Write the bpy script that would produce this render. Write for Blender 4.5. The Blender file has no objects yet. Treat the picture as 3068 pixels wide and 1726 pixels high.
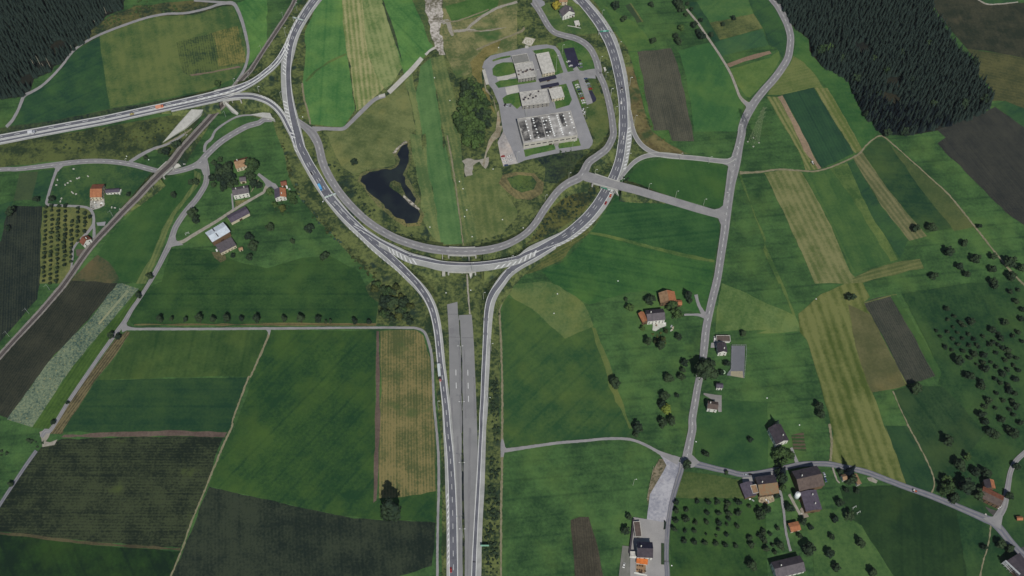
import bpy, bmesh, math, random
from math import radians, sin, cos, pi
from mathutils import Vector, Matrix, noise
from mathutils.geometry import delaunay_2d_cdt
random.seed(7)
sc = bpy.context.scene
COL = sc.collection
# ---------------------------------------------------------------- camera, world, sun, exposure
FPX = 3200.0; PITCH = radians(59.0); HCAM = 900.0
CAMY = -HCAM / math.tan(PITCH)
cam = bpy.data.cameras.new('camera'); camo = bpy.data.objects.new('camera', cam); COL.objects.link(camo)
cam.sensor_width = 36.0; cam.lens = FPX / 3068.0 * 36.0; cam.clip_start = 5.0; cam.clip_end = 9000.0
camo.location = (0, CAMY, HCAM); camo.rotation_euler = (pi/2 - PITCH, 0, 0)
sc.camera = camo
SUN_EL = radians(50.0); SH_AZ = radians(-12.0)      # shadows fall towards (sin, cos) of SH_AZ
w = bpy.data.worlds.new('World'); sc.world = w; w.use_nodes = True
nt = w.node_tree; nt.nodes.clear()
sky = nt.nodes.new('ShaderNodeTexSky'); sky.sky_type = 'NISHITA'; sky.sun_disc = False
sky.sun_elevation = SUN_EL; sky.sun_rotation = pi + SH_AZ; sky.altitude = 1200
bg = nt.nodes.new('ShaderNodeBackground'); bg.inputs['Strength'].default_value = 0.05
wo = nt.nodes.new('ShaderNodeOutputWorld')
nt.links.new(sky.outputs[0], bg.inputs[0]); nt.links.new(bg.outputs[0], wo.inputs[0])
sl = bpy.data.lights.new('sun', 'SUN'); sl.energy = 3.4; sl.angle = radians(0.5); sl.color = (1.0, 0.955, 0.88)
so = bpy.data.objects.new('sun', sl); COL.objects.link(so)
sd = Vector((sin(SH_AZ)*cos(SUN_EL), cos(SH_AZ)*cos(SUN_EL), -sin(SUN_EL)))
so.rotation_euler = sd.to_track_quat('-Z', 'Y').to_euler()
so.location = (0, -300, 600)
sc.view_settings.view_transform = 'Standard'; sc.view_settings.look = 'None'
sc.view_settings.exposure = 0.08; sc.view_settings.gamma = 1.0
sc.cycles.max_bounces = 5; sc.cycles.diffuse_bounces = 2

# ---------------------------------------------------------------- survey helpers
TILES = {'A':(0,0,3.22),'B':(750,0,3.22),'C':(1400,0,4.287),'D':(1450,200,4.287),'E':(1800,0,3.677),'F':(2268,0,3.22),
 'G':(0,400,3.22),'H':(750,400,3.22),'I':(1500,400,3.22),'J':(2268,400,3.22),'K':(0,850,3.22),'L':(750,850,3.22),
 'M':(1500,850,3.22),'N':(2268,850,3.22),'O':(0,1276,3.22),'Q':(750,1276,3.22),'R':(1500,1276,3.22),'S':(2268,1276,3.22),
 'X':(1860,840,9.058),'Y':(2100,990,4.83),'P':(2200,280,7.24),'U':(670,450,8.52),'V':(590,640,9.057),'W':(270,530,12.88),
 'a':(1860,1520,7.033),'b':(2210,1380,6.586),'c':(2900,1420,4.738),'d':(1620,0,14.49),'e':(2290,1640,16.1),'Z':(0,0,1.0)}
def T(spec):
    "survey list -> [(x, y, extra or None)] in plan pixels; a capital letter switches the sheet"
    out = []; t = TILES['Z']
    for tok in spec.split():
        if tok in TILES: t = TILES[tok]; continue
        v = [float(q) for q in tok.split(',')]
        out.append((t[0]+v[0]/t[2], t[1]+v[1]/t[2], v[2]/t[2] if len(v) > 2 else None))
    return out
def at(x, y, z=0.0):
    u = (x-1534)/FPX; v = -(y-863)/FPX
    d = Vector((u, cos(PITCH)+v*sin(PITCH), -sin(PITCH)+v*cos(PITCH)))
    t = (HCAM-z)/-d.z
    return Vector((0, CAMY, HCAM)) + d*t
def mpp(x, y): return (at(x+1, y)-at(x, y)).x
def pole_h(b, t):
    lo, hi = 0.0, 90.0; P = at(b[0], b[1])
    for _ in range(40):
        m = (lo+hi)/2; q = Vector((P.x, P.y-CAMY, m-HCAM))
        yy = 863-FPX*(q.y*sin(PITCH)+q.z*cos(PITCH))/(q.y*cos(PITCH)-q.z*sin(PITCH))
        if yy > t[1]: lo = m
        else: hi = m
    return lo
BUMPS = {'south':(1385,775,60,320,6.0), 'over':(1808,552,45,230,6.5), 'west':(672,285,45,240,7.0), 'rail':(497,505,28,230,5.0)}
def zb(x, y, keys):
    z = 0.0
    for k in keys:
        bx, by, r0, r1, h = BUMPS[k]; d = math.hypot(x-bx, y-by)
        t = min(1, max(0, (r1-d)/(r1-r0))); z = max(z, h*t*t*(3-2*t))
    return z

# ---------------------------------------------------------------- materials
def srgb(c): return tuple((v/255/12.92 if v/255 <= .04045 else ((v/255+.055)/1.055)**2.4) for v in c)
K_ALB = 1.0
def alb(c): return tuple(min(.85, v/K_ALB) for v in srgb(c))
class NB:
    def __init__(s, name):
        s.m = bpy.data.materials.new(name); s.m.use_nodes = True; s.t = s.m.node_tree; s.t.nodes.clear()
        s.o = s.n('ShaderNodeOutputMaterial'); s.b = s.n('ShaderNodeBsdfPrincipled'); s.l(s.b.outputs[0], s.o.inputs[0])
        s.b.inputs['Roughness'].default_value = .9; s.b.inputs['Specular IOR Level'].default_value = .2
    def n(s, k): return s.t.nodes.new(k)
    def l(s, a, b): s.t.links.new(a, b)
    def math(s, op, a, b=None):
        q = s.n('ShaderNodeMath'); q.operation = op
        for i, v in enumerate((a, b)):
            if v is None: continue
            if isinstance(v, (int, float)): q.inputs[i].default_value = v
            else: s.l(v, q.inputs[i])
        return q.outputs[0]
    def noise(s, vec, scale, detail=2.0, rough=.5):
        q = s.n('ShaderNodeTexNoise'); q.inputs['Scale'].default_value = scale; q.inputs['Detail'].default_value = detail
        q.inputs['Roughness'].default_value = rough; s.l(vec, q.inputs['Vector']); return q.outputs['Fac']
    def mix(s, f, a, b):
        q = s.n('ShaderNodeMix'); q.data_type = 'RGBA'; s.l(f, q.inputs[0])
        for i, v in ((6, a), (7, b)):
            if isinstance(v, tuple): q.inputs[i].default_value = (*v[:3], 1)
            else: s.l(v, q.inputs[i])
        return q.outputs[2]
MC = {}
def tone(c):
    g = sum(c)/3; return tuple((g+(v-g)*.9)*1.0+d for v, d in zip(c, (0,0,2)))
def field_mat(name, A, B, s=(.9, .6, .7), stripe=None, fine=.38, third=None, cross=None):
    "two-colour ground cover: broad, middle and fine mottling plus optional drill or mowing rows"
    if name in MC: return MC[name]
    A, B = tone(A), tone(B); A, B = tuple(max(6, a-(b-a)*.3) for a, b in zip(A, B)), tuple(b+(b-a)*.3 for a, b in zip(A, B)); third = (tone(third[0]),)+tuple(third[1:]) if third else None
    q = NB(name); tc = q.n('ShaderNodeTexCoord'); v = tc.outputs['Object']
    f = q.math('MULTIPLY', q.math('SUBTRACT', q.noise(v, .011, 4), .5), s[0]*2.3)
    g = q.math('MULTIPLY', q.math('SUBTRACT', q.noise(v, .06, 4), .5), s[1]*2.7)
    h = q.math('MULTIPLY', q.math('SUBTRACT', q.noise(v, fine, 3, .7), .5), s[2]*2)
    tot = q.math('ADD', q.math('ADD', f, g), h); tot = q.math('ADD', tot, .5)
    if stripe is None and s[0] > .65:
        hh = sum(ord(ch)*(i+3) for i, ch in enumerate(name)); stripe = ((hh % 31)/31*pi, 6.5, .22)
        if third is None: third = (tuple(min(255, v*k) for v, k in zip(B, (1.2, 1.08, .98))), .022, .5, 2.2)
    if stripe:
        for (ang, per, st) in ([stripe] if not isinstance(stripe, list) else stripe):
            mp = q.n('ShaderNodeMapping'); mp.vector_type = 'POINT'; mp.inputs['Rotation'].default_value = (0, 0, -ang + pi/2)
            # rows run along ang: u axis across the rows
            q.l(v, mp.inputs['Vector'])
            st1 = q.n('ShaderNodeMapping'); st1.inputs['Scale'].default_value = (1/per, .012, 1); q.l(mp.outputs[0], st1.inputs['Vector'])
            n1 = q.noise(st1.outputs[0], 1.0, 2, .6)
            wv = q.n('ShaderNodeTexWave'); wv.inputs['Scale'].default_value = .31/per*1.0; wv.inputs['Distortion'].default_value = .8
            wv.inputs['Detail'].default_value = 1; wv.inputs['Detail Scale'].default_value = .2
            q.l(mp.outputs[0], wv.inputs['Vector'])
            a = q.math('MULTIPLY', q.math('SUBTRACT', wv.outputs['Fac'], .5), st*.5)
            b = q.math('MULTIPLY', q.math('SUBTRACT', n1, .5), st*1.35)
            tot = q.math('ADD', tot, q.math('ADD', a, b))
    if stripe and any(k in name for k in ('ley', 'crop', 'stubble', 'pasture', 'meadow grass', 'lowland')):
        an = (stripe[0] if isinstance(stripe, list) else stripe)[0]
        mp = q.n('ShaderNodeMapping'); mp.inputs['Rotation'].default_value = (0, 0, -an + pi/2); q.l(v, mp.inputs['Vector'])
        wv = q.n('ShaderNodeTexWave'); wv.inputs['Scale'].default_value = .31/17; wv.inputs['Distortion'].default_value = 2.0; wv.inputs['Detail Scale'].default_value = .05
        q.l(mp.outputs[0], wv.inputs['Vector']); tl = q.math('MULTIPLY', q.math('MAXIMUM', q.math('SUBTRACT', wv.outputs['Fac'], .93), 0.0), 4.0)
        gate = q.math('MULTIPLY', q.noise(v, .02, 2), 1.6); tot = q.math('SUBTRACT', tot, q.math('MULTIPLY', tl, gate))
    cl = q.n('ShaderNodeClamp'); q.l(tot, cl.inputs[0]); c = q.mix(cl.outputs[0], alb(A), alb(B))
    if third:
        col, sc_, th, sharp = third
        n3 = q.noise(v, sc_, 3, .6); m3 = q.math('MULTIPLY', q.math('SUBTRACT', n3, th), sharp)
        c3 = q.n('ShaderNodeClamp'); q.l(m3, c3.inputs[0]); c = q.mix(c3.outputs[0], c, alb(col))
    q.b.inputs['Specular IOR Level'].default_value = 0.0; q.b.inputs['Roughness'].default_value = 1.0
    q.l(c, q.b.inputs['Base Color']); MC[name] = q.m; return q.m
def plain_mat(name, A, B=None, scale=1.2, rough=.85, metal=0, rand=0.0, spec=.08, coord='Object'):
    if name in MC: return MC[name]
    q = NB(name); tc = q.n('ShaderNodeTexCoord'); B = B or tuple(v*.8 for v in A)
    n1 = q.noise(tc.outputs[coord], scale, 3, .65); st = q.math('ADD', q.math('MULTIPLY', q.math('SUBTRACT', n1, .5), 2.2), .5)
    if rand:
        oi = q.n('ShaderNodeObjectInfo'); st = q.math('ADD', st, q.math('MULTIPLY', q.math('SUBTRACT', oi.outputs['Random'], .5), rand*2))
    cl = q.n('ShaderNodeClamp'); q.l(st, cl.inputs[0])
    q.l(q.mix(cl.outputs[0], alb(A), alb(B)), q.b.inputs['Base Color'])
    q.b.inputs['Roughness'].default_value = rough; q.b.inputs['Metallic'].default_value = metal
    q.b.inputs['Specular IOR Level'].default_value = spec
    MC[name] = q.m; return q.m

# ---------------------------------------------------------------- object helpers
def tag(o, label=None, cat=None, group=None, kind=None):
    if label: o['label'] = label
    if cat: o['category'] = cat
    if group: o['group'] = group
    if kind: o['kind'] = kind
    return o
def mesh_obj(name, verts, faces, mat=None, parent=None, smooth=False, mats=None, mi=None):
    me = bpy.data.meshes.new(name); me.from_pydata([tuple(v) for v in verts], [], faces); me.update()
    for m in (mats or ([mat] if mat else [])): me.materials.append(m)
    if mi: me.polygons.foreach_set('material_index', mi)
    if smooth: me.polygons.foreach_set('use_smooth', [True]*len(me.polygons))
    o = bpy.data.objects.new(name, me); COL.objects.link(o)
    if parent: o.parent = parent
    return o
def inst(name, me, parent=None, loc=(0,0,0), scale=(1,1,1), rz=0):
    o = bpy.data.objects.new(name, me); COL.objects.link(o); o.parent = parent; o.location = loc; o.scale = scale
    o.rotation_euler = (0, 0, rz); return o
def empty(name, loc, rz=0):
    o = bpy.data.objects.new(name, None); COL.objects.link(o); o.location = loc; o.rotation_euler = (0,0,rz)
    o.empty_display_size = 1; return o
class MB:
    def __init__(s): s.v = []; s.f = []
    def quad(s, a, b, c, d): i = len(s.v); s.v += [a, b, c, d]; s.f.append((i, i+1, i+2, i+3))
    def tri(s, a, b, c): i = len(s.v); s.v += [a, b, c]; s.f.append((i, i+1, i+2))
    def box(s, cx, cy, z0, sx, sy, h, rz=0, top=1.0):
        i = len(s.v); c, n = cos(rz), sin(rz)
        for k, zz in ((1.0, z0), (top, z0+h)):
            for (a, b) in ((-1,-1),(1,-1),(1,1),(-1,1)):
                x, y = a*sx/2*k, b*sy/2*k; s.v.append((cx+x*c-y*n, cy+x*n+y*c, zz))
        s.f += [(i,i+3,i+2,i+1),(i+4,i+5,i+6,i+7)]+[(i+k, i+(k+1)%4, i+4+(k+1)%4, i+4+k) for k in range(4)]
    def bar(s, p, q, r, r2=None, n=4):
        p = Vector(p); q = Vector(q); d = (q-p).normalized(); u = d.orthogonal().normalized(); w_ = d.cross(u); i = len(s.v)
        r2 = r if r2 is None else r2
        for (c, rr) in ((p, r), (q, r2)):
            for k in range(n):
                a = 2*pi*k/n+pi/4; s.v.append(tuple(c+u*cos(a)*rr+w_*sin(a)*rr))
        s.f += [(i+k, i+(k+1)%n, i+n+(k+1)%n, i+n+k) for k in range(n)] + [tuple(i+n-1-k for k in range(n)), tuple(i+n+k for k in range(n))]
    def cyl(s, cx, cy, z0, r, h, n=12, r2=None): s.bar((cx,cy,z0),(cx,cy,z0+h), r, r2, n)
    def build(s, name, mat, parent=None, smooth=False): return mesh_obj(name, s.v, s.f, mat, parent, smooth)

ZL = [0.02]
def nextz(d=.003): ZL[0] += d; return ZL[0]
def densify(P, step=7.0, jit=.9, seed=0):
    out = []; n = len(P)
    for i in range(n):
        a, b = P[i], P[(i+1)%n]; L = (b-a).length; k = max(1, int(L/step)); nrm = Vector((-(b-a).y, (b-a).x, 0)).normalized() if L > 0 else Vector((0,0,0))
        for j in range(k):
            p = a.lerp(b, j/k)
            if j: p = p + nrm*(noise.noise(Vector((p.x*.07, p.y*.07, seed)))*jit*1.6 + random.uniform(-.3,.3)*jit)
            out.append(p)
    return out
def poly(name, spec, mat, z=None, jit=.9, kind='structure', step=7.0, parent=None, smooth_pts=False):
    pts = T(spec)
    z = nextz() if z is None else z
    if smooth_pts: pts = crom(pts+[pts[0]], 5)[:-1]
    P = [at(p[0], p[1], z) for p in pts]
    P = densify(P, step, jit, len(name)) if jit else P
    r = delaunay_2d_cdt([Vector((p.x, p.y)) for p in P], [], [list(range(len(P)))], 1, 1e-4)
    me = bpy.data.meshes.new(name); me.from_pydata([(v.x, v.y, z) for v in r[0]], [], [tuple(f) for f in r[2]]); me.update(); me.materials.append(mat)
    o = bpy.data.objects.new(name, me); COL.objects.link(o)
    if parent: o.parent = parent
    elif kind: o['kind'] = kind
    return o
def crom(pts, step=6.0):
    "smooth a survey line; widths missing are filled in"
    ws = [p[2] for p in pts]
    known = [i for i, q in enumerate(ws) if q is not None]
    W = []
    for i in range(len(pts)):
        if not known: W.append(0.0); continue
        lo = max([k for k in known if k <= i], default=known[0]); hi = min([k for k in known if k >= i], default=known[-1])
        W.append(ws[lo] if lo == hi else ws[lo]+(ws[hi]-ws[lo])*(i-lo)/(hi-lo))
    Pp = [(p[0], p[1], W[i]) for i, p in enumerate(pts)]
    out = []
    for i in range(len(Pp)-1):
        p0 = Pp[max(0, i-1)]; p1 = Pp[i]; p2 = Pp[i+1]; p3 = Pp[min(len(Pp)-1, i+2)]
        n = max(1, int(math.hypot(p2[0]-p1[0], p2[1]-p1[1])/step))
        for j in range(n):
            t = j/n
            out.append(tuple(.5*((2*p1[k])+(-p0[k]+p2[k])*t+(2*p0[k]-5*p1[k]+4*p2[k]-p3[k])*t*t+(-p0[k]+3*p1[k]-3*p2[k]+p3[k])*t**3) for k in range(3)))
    out.append(Pp[-1]); return out
class Line:
    def __init__(s, spec, bumps=(), step=6.0):
        s.p = crom(T(spec), step); s.b = bumps; n = len(s.p); s.nr = []
        for i in range(n):
            a = s.p[max(0, i-1)]; b = s.p[min(n-1, i+1)]; d = math.hypot(b[0]-a[0], b[1]-a[1]) or 1
            s.nr.append((-(b[1]-a[1])/d, (b[0]-a[0])/d))
        s.z = [zb(p[0], p[1], bumps) for p in s.p]
        s.c = [at(p[0], p[1], z) for p, z in zip(s.p, s.z)]
        s.s = [0.0]
        for i in range(1, n): s.s.append(s.s[-1]+(s.c[i]-s.c[i-1]).length)
    def pt(s, i, fr, dz=0.0):
        p = s.p[i]; z = s.z[i]+dz; h = p[2]/2*fr
        return at(p[0]+s.nr[i][0]*h, p[1]+s.nr[i][1]*h, z)
    def ev(s, t):
        "index pair and fraction at chainage t"
        for i in range(len(s.s)-1):
            if s.s[i+1] >= t: return i, (t-s.s[i])/max(1e-6, s.s[i+1]-s.s[i])
        return len(s.s)-2, 1.0
    def at_s(s, t, fr, dz):
        i, f = s.ev(t); return s.pt(i, fr, dz).lerp(s.pt(i+1, fr, dz), f)
    def band(s, name, mat, a=-1, b=1, z=0.3, parent=None, jit=0.0, i0=0, i1=None):
        m = MB(); n = len(s.p) if i1 is None else i1
        L = []; R = []
        for i in range(i0, n):
            ja = random.uniform(-jit, jit); jb = random.uniform(-jit, jit)
            pa, pb = s.pt(i, a, z), s.pt(i, b, z); d = (pb-pa); d = d.normalized() if d.length else d
            L.append(pa-d*ja); R.append(pb+d*jb)
        v = L+R; k = len(L)
        up = (L[1]-L[0]).cross(R[0]-L[0]).z if k > 1 else 1
        f = [(i, k+i, k+i+1, i+1) if up < 0 else (i, i+1, k+i+1, k+i) for i in range(k-1)]
        o = mesh_obj(name, v, f, mat, parent)
        if not parent: o['kind'] = 'structure'
        return o
    def paint(s, parent, mat, fr, width=.5, z=.33, dash=None, t0=0, t1=None, wfr=None):
        "one painted line, solid or dashed, at lateral fraction fr"
        m = MB(); t1 = s.s[-1] if t1 is None else t1; segs = []
        if dash:
            t = t0
            while t+dash[0] < t1: segs.append((t, t+dash[0])); t += dash[1]
        else:
            t = t0; stp = 5.0
            while t < t1: segs.append((t, min(t1, t+stp))); t += stp
        for (a, b) in segs:
            pa = s.at_s(a, fr, z); pb = s.at_s(b, fr, z); d = pb-pa
            if d.length < 1e-4: continue
            n_ = Vector((-d.y, d.x, 0)).normalized()*width/2
            m.quad(pa-n_, pb-n_, pb+n_, pa+n_)
        if m.f: return m.build('road_marking', mat, parent)
    def hatch(s, parent, mat, fa, fb, t0, t1, period=5.0, w_=1.6, skew=3.0, z=.335):
        m = MB(); t = t0
        while t < t1:
            a = s.at_s(t, fa, z); a2 = s.at_s(min(t+w_, s.s[-1]), fa, z)
            b = s.at_s(min(t+skew, s.s[-1]), fb, z); b2 = s.at_s(min(t+skew+w_, s.s[-1]), fb, z)
            m.quad(a, a2, b2, b); t += period
        if m.f: m.build('road_marking', mat, parent)
    def skirt(s, name, mat, skip=(), zt=.28):
        m = MB()
        for sd_ in (-1, 1):
            prev = None
            for i in range(len(s.p)):
                z = s.z[i]; ok = z > .5 and not any(math.hypot(s.p[i][0]-x, s.p[i][1]-y) < r for (x, y, r) in skip)
                if ok:
                    e = s.pt(i, sd_, zt); c = s.pt(i, 0, zt); d = (e-c); d.z = 0; d.normalize()
                    base = e+d*(z*1.45+random.uniform(-.4,.6)); base.z = .05
                    cur = (e-d*.3, base)
                    if prev: m.quad(prev[0], cur[0], cur[1], prev[1])
                    prev = cur
                else: prev = None
        if m.f:
            o = m.build(name, mat); o['kind'] = 'structure'; return o
# ---------------------------------------------------------------- ground and fields
def rows(spec, per, st):
    a, b = T(spec)[:2]; d = at(b[0], b[1])-at(a[0], a[1]); return (math.atan2(d.y, d.x), per, st)
G1 = field_mat('meadow grass', (48,78,44), (68,102,54), (.8,.7,.75))
G2 = field_mat('dark meadow grass', (40,72,48), (54,88,50), (.8,.7,.7))
G2B = field_mat('blue green crop', (38,68,48), (48,82,52), (.6,.5,.6), rows('F 245,915 520,1449', 3.2, .5))
G3 = field_mat('bright meadow grass', (62,108,54), (84,128,64), (.8,.7,.75))
G3B = field_mat('fresh clover grass', (60,96,44), (78,112,54), (.6,.7,.8))
G4 = field_mat('lush lowland grass', (40,78,40), (62,98,44), (.9,.7,.75))
G5 = field_mat('shadow green grass', (34,62,44), (46,78,46), (.8,.6,.7))  # deepest of the plain grass greens
OLIVE = field_mat('olive meadow', (72,86,50), (100,108,62), (1.0,.9,.9))
OLG = field_mat('olive green meadow', (66,94,48), (90,112,58), (1.1,.8,.8))
ROUGH = field_mat('rough embankment grass', (56,72,44), (92,104,58), (.7,1.2,1.6), third=((40,58,46),.05,.57,9), fine=.3)
ROUGHD = field_mat('dark bramble', (38,52,44), (60,76,50), (.7,1.2,1.6), fine=.3)
RUST = field_mat('rusty verge', (92,84,52), (112,104,64), (.7,1.1,1.3), third=((62,78,46),.05,.52,7), fine=.3)
DIRT = field_mat('bare earth', (104,92,78), (128,112,94), (.6,.7,.9))
DIRTD = field_mat('dark wet earth', (88,74,66), (104,90,78), (.6,.7,.9))
base = poly('ground', 'Z -1500,-1400 4600,-1400 4600,2900 -1500,2900', G1, z=0.0, jit=0)
# left side -------------------------------------------------------
poly('field', 'A 300,880 400,820 610,640 700,510 960,350 1020,800 1060,1045 600,1145 200,1225 90,1225 190,1080 240,930', G2)
poly('meadow', 'A 960,350 1200,240 1400,180 1650,140 2100,60 2240,50 2310,200 2370,450 2340,650 2250,760 2000,870 1060,1045 1020,800', field_mat('mown olive meadow', (66,92,50), (92,108,58), (1.2,.7,.8), rows('A 960,350 1060,1045', 9, .35)))
poly('meadow', 'A 2290,30 2400,-10 2576,-10 2576,440 2390,640 2400,480 2340,200', G3)
poly('meadow', 'A 1700,410 2040,320 2290,250 2380,600 1840,735 1760,700', field_mat('tall herb plot', (52,72,46), (80,96,52), (.9,1.1,1.4), rows('A 1900,400 1950,700', 2.6, .8), fine=.35))
poly('meadow', 'A 2040,320 2290,250 2380,600 2110,640 2070,380', field_mat('dry herb plot', (76,90,48), (112,112,60), (.9,1.1,1.4), rows('A 1900,400 1950,700', 2.6, .7), fine=.35))
poly('path', 'A 1830,722 2050,690 2300,635 2330,650 2100,690 1850,732', DIRT)
poly('verge', 'A 1850,5 2240,5 2290,60 2150,60 1900,140 1500,160 1100,270 800,440 700,480 900,270 1060,150 1300,60', field_mat('scrubby verge', (52,66,44), (84,88,52), (.8,1.3,1.5), fine=.3))
poly('embankment', 'A 0,1235 600,1150 1060,1050 1600,960 2020,870 2250,820 2300,870 1600,1040 800,1200 0,1310', ROUGHD)
poly('verge', 'A -10,1390 600,1290 1200,1190 1700,1100 2000,1030 1870,1230 1700,1449 G 1600,130 1350,190 1230,262 1000,242 500,270 -10,330', field_mat('dry reedy verge', (54,68,42), (80,92,50), (.9,1.3,1.5), None, third=((36,52,40),.035,.56,7), fine=.3))
poly('field', 'G 190,380 370,365 310,640 130,650', field_mat('reddish green ley', (58,76,50), (70,88,54), (.6,.5,.7)))
poly('field', 'G 370,365 535,335 480,560 445,690 405,700 310,640', G2)
poly('field', 'G 20,700 405,700 385,1449 K 360,150 0,560 -20,560 G -20,700', field_mat('dark maize west', (36,46,40), (52,60,48), (.5,.6,1.1), rows('G 300,750 280,1400', 2.4, .9), fine=.5))
poly('field', 'G -20,690 130,650 60,800 10,1040 -20,1040', G2)
poly('orchard_ground', 'G 410,712 700,712 850,722 885,790 880,900 800,990 690,1100 690,1310 600,1449 380,1449', field_mat('orchard grass', (84,96,52), (106,112,62), (.7,.8,1.1), rows('G 470,750 450,1400', 18, .5)))
poly('meadow', 'G 590,335 1000,285 1300,330 1500,385 1400,500 1060,870 930,1010 910,850 890,760 830,705 700,695 460,675 510,450', field_mat('farm paddock', (44,76,46), (64,92,50), (.9,1.0,1.1), third=((84,82,62),.06,.66,5)))
poly('meadow', 'G 1030,1020 1500,520 1640,420 1760,400 1900,370 1960,500 1600,900 1500,1140 1340,1449 1100,1400 1040,1240 940,1165', field_mat('trackside meadow', (43,79,41), (58,92,47), (.7,.6,.7)))
poly('verge', 'G 1870,350 1940,390 1930,480 1800,640 1680,800 1600,1000 1540,1180 1400,1449 1310,1449 1460,1200 1560,930 1660,760 1800,580 1880,470', field_mat('mown strip', (78,98,54), (100,114,64), (.5,.6,.8), rows('G 1680,760 1500,1180', 3.5, 1.0)))
poly('field', 'G 850,1250 940,1170 1050,1240 1150,1400 1130,1449 K 1000,60 690,60 650,10 G 640,1449', field_mat('patchy stubble', (58,74,48), (84,84,56), (1.0,1.0,.9)))
poly('field', 'K 690,-30 1135,-5 1080,70 850,350 480,740 80,1300 0,1270 -20,1270 -20,760 60,660', field_mat('bare dark field', (42,48,39), (58,61,48), (.7,.5,1.0), rows('K 690,0 80,900', 2.2, .8), fine=.5))
poly('field', 'K 1130,0 1180,-5 1340,50 1100,330 700,800 310,1385 65,1310 480,740 870,340', field_mat('cabbage crop', (70,92,78), (106,122,96), (.5,.6,1.9), third=((150,142,84),.55,.6,10), fine=.42))
poly('path', 'K 1225,60 1245,75 960,395 945,385', field_mat('trampled row', (122,132,100), (134,140,108)), jit=.2)
poly('verge', 'K 1340,50 1400,0 1440,0 1290,200 1180,360 820,860 470,1410 310,1390 700,800 1100,330', field_mat('bright grass strip', (52,80,36), (68,96,42), (.6,.7,.8), rows('K 1300,100 500,1300', 3, .6)))
poly('verge', 'K 1225,455 1260,470 1110,700 900,960 600,1449 480,1449 650,1180 870,860 1110,540', field_mat('dry ditch bank', (78,74,52), (104,96,66), (.6,1.0,1.3), rows('K 1225,455 600,1300', 2.4, 1.6)))
poly('field', 'K 1260,462 1700,458 2572,455 2560,520 2480,720 2400,900 2200,890 1700,905 1080,925 930,930 1110,720', field_mat('lit ley', (48,76,39), (65,91,45), (1.0,.6,.7)))  # lighter green half of this field
poly('field', 'K 930,935 1700,912 2400,905 2250,1300 2205,1430 1800,1425 900,1440 600,1425', field_mat('dark ley', (35,66,42), (50,79,44), (.9,.6,.7), rows('K 930,1000 2200,1000', 7, .25)))
poly('meadow', 'K 1440,30 1560,-20 G 1650,1110 2000,1120 2300,1240 2576,1300 H 500,1200 760,1180 1050,1330 L 1110,10 1225,190 1210,380 700,385 0,385 K 2576,400 1500,402 1290,402 1220,300', field_mat('wide pasture', (38,69,38), (55,86,43), (1.1,.6,.7)))
poly('verge', 'K 1290,402 2576,402 L 0,402 1215,405 1215,380 0,378 K 2576,388 1300,390', field_mat('ditch bank grass', (96,92,58), (112,106,66), (.6,1,1.2)))
poly('verge', 'O 590,110 620,85 1200,55 1700,42 2190,62 2165,112 1700,95 900,112', DIRTD)
poly('field', 'O 400,205 470,180 600,125 1700,98 2150,115 2000,540 1740,1180 900,1120 0,1020 -20,1020 -20,800 130,570 250,390', field_mat('dark maize crop', (36,46,34), (56,66,44), (.8,.9,1.6), rows('O 400,300 2000,310', 2.6, .7), third=((76,90,44),.03,.64,7), fine=.45))
poly('verge', 'O -20,1020 900,1120 1740,1180 1740,1205 900,1150 -20,1045', field_mat('dry headland', (72,68,48), (86,82,56), (.6,1,1)))
poly('field', 'O -20,1048 900,1152 1740,1208 1640,1449 1630,3200 -20,3200', field_mat('late ley', (28,49,30), (40,67,32), (.9,.6,.7)))
poly('field', 'O 2015,585 2576,715 Q 0,670 450,780 900,870 1200,905 1740,925 1790,935 1750,1350 1440,1449 1400,1560 O 1640,1560 1660,1449 1780,1170', field_mat('dark beet crop', (35,46,37), (50,60,45), (.9,.9,1.5), rows('O 2100,700 2100,1400', 3, .4), fine=.45))
poly('field', 'L 195,455 1210,452 1205,1449 Q 1190,715 1240,700 1480,688 1790,630 1800,925 1200,903 900,868 450,778 0,668 O 2576,713 2015,583 2145,230 2245,10 K 2250,1449 2400,1020 L 0,930', field_mat('big green ley', (39,71,39), (56,87,41), (1.1,.6,.7)))
poly('path', 'L 1218,455 1242,460 1252,1449 Q 1252,0 1216,720 1186,742 1205,0 L 1203,1449', DIRTD)
poly('field', 'L 1252,455 1380,448 1600,448 1670,500 1735,720 1765,1100 1780,1449 Q 1790,300 1795,628 1480,686 1240,698 1255,0 L 1258,1449', field_mat('ochre stubble', (88,94,55), (118,112,68), (.9,.9,1.2), rows('L 1400,500 1400,1300', 2.6, 1.0), third=((74,92,50),.05,.58,6), fine=.4))
# ring interior and its banks --------------------------------------
poly('embankment', 'B 520,-15 360,150 130,480 0,690 A 2350,850 2180,985 2330,1110 2576,1110 B 0,1120 220,1170 H 250,0 310,140 350,320 400,480 490,640 620,800 760,950 930,1140 1080,1280 1215,1395 L 1110,30 1150,120 1235,180 1212,400 1600,414 1690,470 1750,640 1775,800 1800,1100 1835,1449 Q 1845,400 1850,900 1845,3200 2415,3200 2412,500 L 2410,1000 2400,300 2425,120 2510,20 I 60,1449 200,1370 300,1345 580,1230 700,1080 860,950 980,770 1060,620 1130,575 1130,480 1180,400 1300,280 1420,210 1480,170 1900,205 D 2572,1100 2300,1010 2150,830 2050,520 1975,250 1920,0 C 2060,620 1930,460 1790,270 1660,50 1600,-15', ROUGH)
poly('verge', 'D 1905,0 2000,300 2080,650 2160,830 2330,960 2560,1090 2572,1165 2250,1110 2080,1040 1960,930 1900,740 1870,500 1850,300 1790,0', RUST)
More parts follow.
